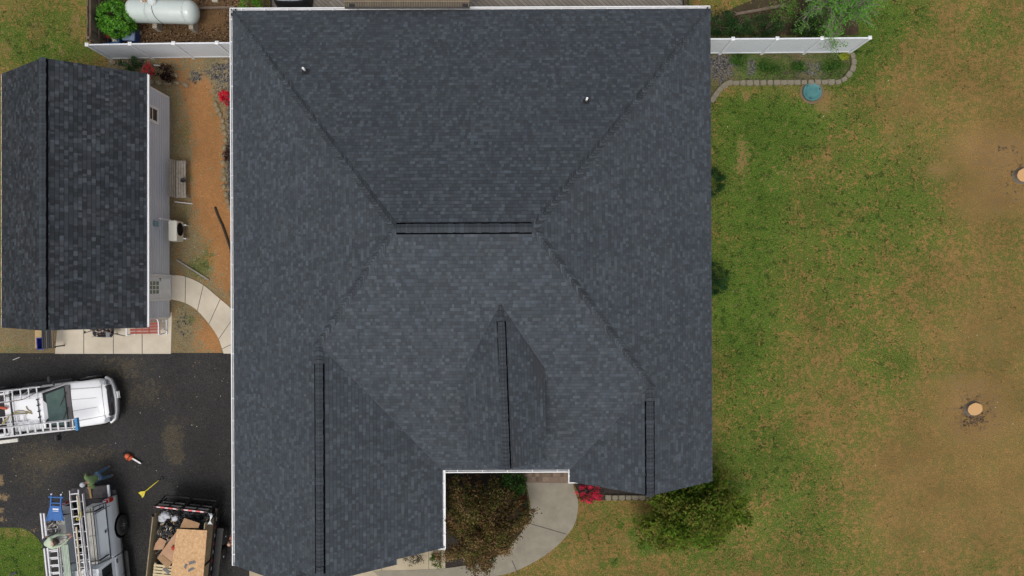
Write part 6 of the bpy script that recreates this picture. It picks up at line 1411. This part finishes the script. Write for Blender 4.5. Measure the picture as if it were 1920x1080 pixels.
    if headwear == 'cap':
        f = MB(); prof = [(.104, -.01), (.106, .03), (.098, .07), (.07, .105), (.03, .12), (.001, .123)]
        q_ = hd.to_track_quat('Z', 'Y').to_matrix(); g_ = MB(); g_.lathe((0, 0, 0), prof, 22); vs = [q_ @ Vector(p) + hc + hd * .02 for p in g_.v]; f.add(vs, g_.f, (1, 1, 1), True)
        br = [hc + hd * .02 + face * a + sd_ * b_ for a, b_ in ((.08, -.085), (.14, -.075), (.18, -.03), (.185, 0), (.18, .03), (.14, .075), (.08, .085))]
        f.add(br + [p - hd * .008 for p in br], [tuple(range(7)), tuple(range(13, 6, -1))] + [(i, i + 1, i + 8, i + 7) for i in range(6)]); f.build('cap', cap_m, t)
    elif headwear == 'hair':
        f = MB(); q_ = hd.to_track_quat('Z', 'Y').to_matrix(); g_ = MB(); g_.lathe((0, 0, 0), [(.09, -.05), (.1, -.01), (.102, .03), (.095, .07), (.07, .1), (.001, .118)], 22); f.add([q_ @ Vector(p) + hc + hd * .02 - face * .018 for p in g_.v], g_.f, (1, 1, 1), True); f.build('hair', hair_m, t)
    return t
green_shirt = M('green_shirt', (.13, .21, .08), (.18, .27, .11), scale=4, rough=.9); pale_green = M('pale_green_shirt', (.42, .5, .36), (.5, .58, .43), scale=4, rough=.9)
jeans = M('jeans', (.06, .12, .2), (.1, .18, .28), scale=8, rough=.9); dark_tr = M('dark_trousers', (.03, .03, .035), rough=.9); white_cap = M('white_cap', (.55, .56, .62), (.68, .69, .74), scale=8, rough=.8)
# worker at the lowered tailgate: leaning forward over it, facing down-left in the photo
person('person in green shirt, jeans and white cap standing at the open truck tailgate', P(205, 884, .03), R(215),
       dict(pelvis=(-.02, 0, .93), chest=(.08, 0, 1.27), neck=(.15, 0, 1.45), head=(.21, 0, 1.56), face=(.9, .1, -.5), Lsh=(.08, .22, 1.36), Rsh=(.08, -.22, 1.36), Lel=(.2, .34, 1.1), Rel=(.14, -.36, 1.12), Lwr=(.42, .22, 1.05), Rwr=(.3, -.12, 1.02),
            Lhp=(-.02, .1, .88), Rhp=(-.02, -.1, .88), Lkn=(.02, .16, .48), Rkn=(-.04, -.15, .48), Lan=(-.04, .22, .07), Ran=(-.16, -.18, .07), Ltoe=(.12, .24, .03), Rtoe=(0, -.2, .03)), green_shirt, jeans, 'cap', 'long', white_cap)
for i, (dx, l) in enumerate(((0, 'left of two tan wooden laths held by the worker over the tailgate'), (.06, 'right of two tan wooden laths held by the worker over the tailgate'))):
    plank('wooden_lath', P(164 + i * 3, 902, 1.08), P(170 + i * 1.5, 934, .9), .045, .02, M('lath', (.42, .28, .1), rough=.8), l, 'lath')
# worker kneeling on the ladder rack
person('person in pale green shirt kneeling on the ladders of the work truck reaching right', P(100, 1011, 2.28), R(12),
       dict(pelvis=(-.05, 0, .38), chest=(.28, .0, .55), neck=(.44, .02, .62), head=(.56, .04, .68), face=(.6, 0, -.8), Lsh=(.28, .2, .55), Rsh=(.28, -.2, .55), Lel=(.5, .22, .36), Rel=(.58, -.22, .38), Lwr=(.74, .12, .2), Rwr=(.8, -.05, .2),
            Lhp=(-.05, .1, .34), Rhp=(-.05, -.1, .34), Lkn=(.28, .15, .08), Rkn=(.25, -.15, .08), Lan=(-.16, .15, .06), Ran=(-.18, -.15, .06), Ltoe=(-.3, .15, .03), Rtoe=(-.32, -.15, .03)), pale_green, dark_tr, 'hair', 'long')
# worker under the eave, only the head shows
person('person standing under the left eave of the garage with only a bare head showing', P(433, 1019.5, 1.65) - Vector((0, 0, 1.62)), R(200),
       dict(pelvis=(0, 0, .95), chest=(.03, 0, 1.28), neck=(.05, 0, 1.48), head=(.08, 0, 1.6), face=(1, 0, -.4), Lsh=(.03, .19, 1.38), Rsh=(.03, -.19, 1.38), Lel=(.05, .25, 1.1), Rel=(.05, -.25, 1.1), Lwr=(.2, .2, .95), Rwr=(.2, -.2, .95),
            Lhp=(0, .1, .9), Rhp=(0, -.1, .9), Lkn=(.03, .11, .48), Rkn=(.03, -.11, .48), Lan=(0, .11, .07), Ran=(0, -.11, .07)), M('rust_shirt', (.3, .1, .07), rough=.9), dark_tr, 'none', 'long')
# downspouts
for (x, y, l) in ((XL + .2, -10.7, ''), (7.75 + .06, 10.8, '')):
    q = MB(); q.box(x - .03, x + .03, y - .04, y + .04, .1, Z0 - .1); q.build('downspout', gutter_white, house)
# leaf litter and pebbles on the asphalt and lawn, and fallen leaves
q = MB(); rnd = random.Random(77)
for k in range(260):
    if k < 130: x, y = rnd.uniform(0, 430), rnd.uniform(668, 1075)
    elif k < 200: x, y = rnd.uniform(320, 432), rnd.uniform(120, 640)
    else: x, y = rnd.uniform(1345, 1915), rnd.uniform(100, 1075)
    p = P(x, y, .03 if k < 130 else .03); s_ = rnd.uniform(.012, .03); a = rnd.uniform(0, 3.1); c = rnd.choice([(.5, .45, .36), (.3, .26, .2), (.62, .6, .55), (.2, .16, .1)])
    q.add([p + Vector((math.cos(a + j * 1.57) * s_ * (1 if j % 2 else .6), math.sin(a + j * 1.57) * s_ * (1 if j % 2 else .6), 0)) for j in range(4)] + [p + Vector((0, 0, s_ * .6))], [(0, 1, 4), (1, 2, 4), (2, 3, 4), (3, 0, 4)], c)
o = q.build('pebbles', W1); tag(o, 'tiny pale pebbles and leaf bits strewn over asphalt, soil and lawn', 'pebbles', kind='stuff')
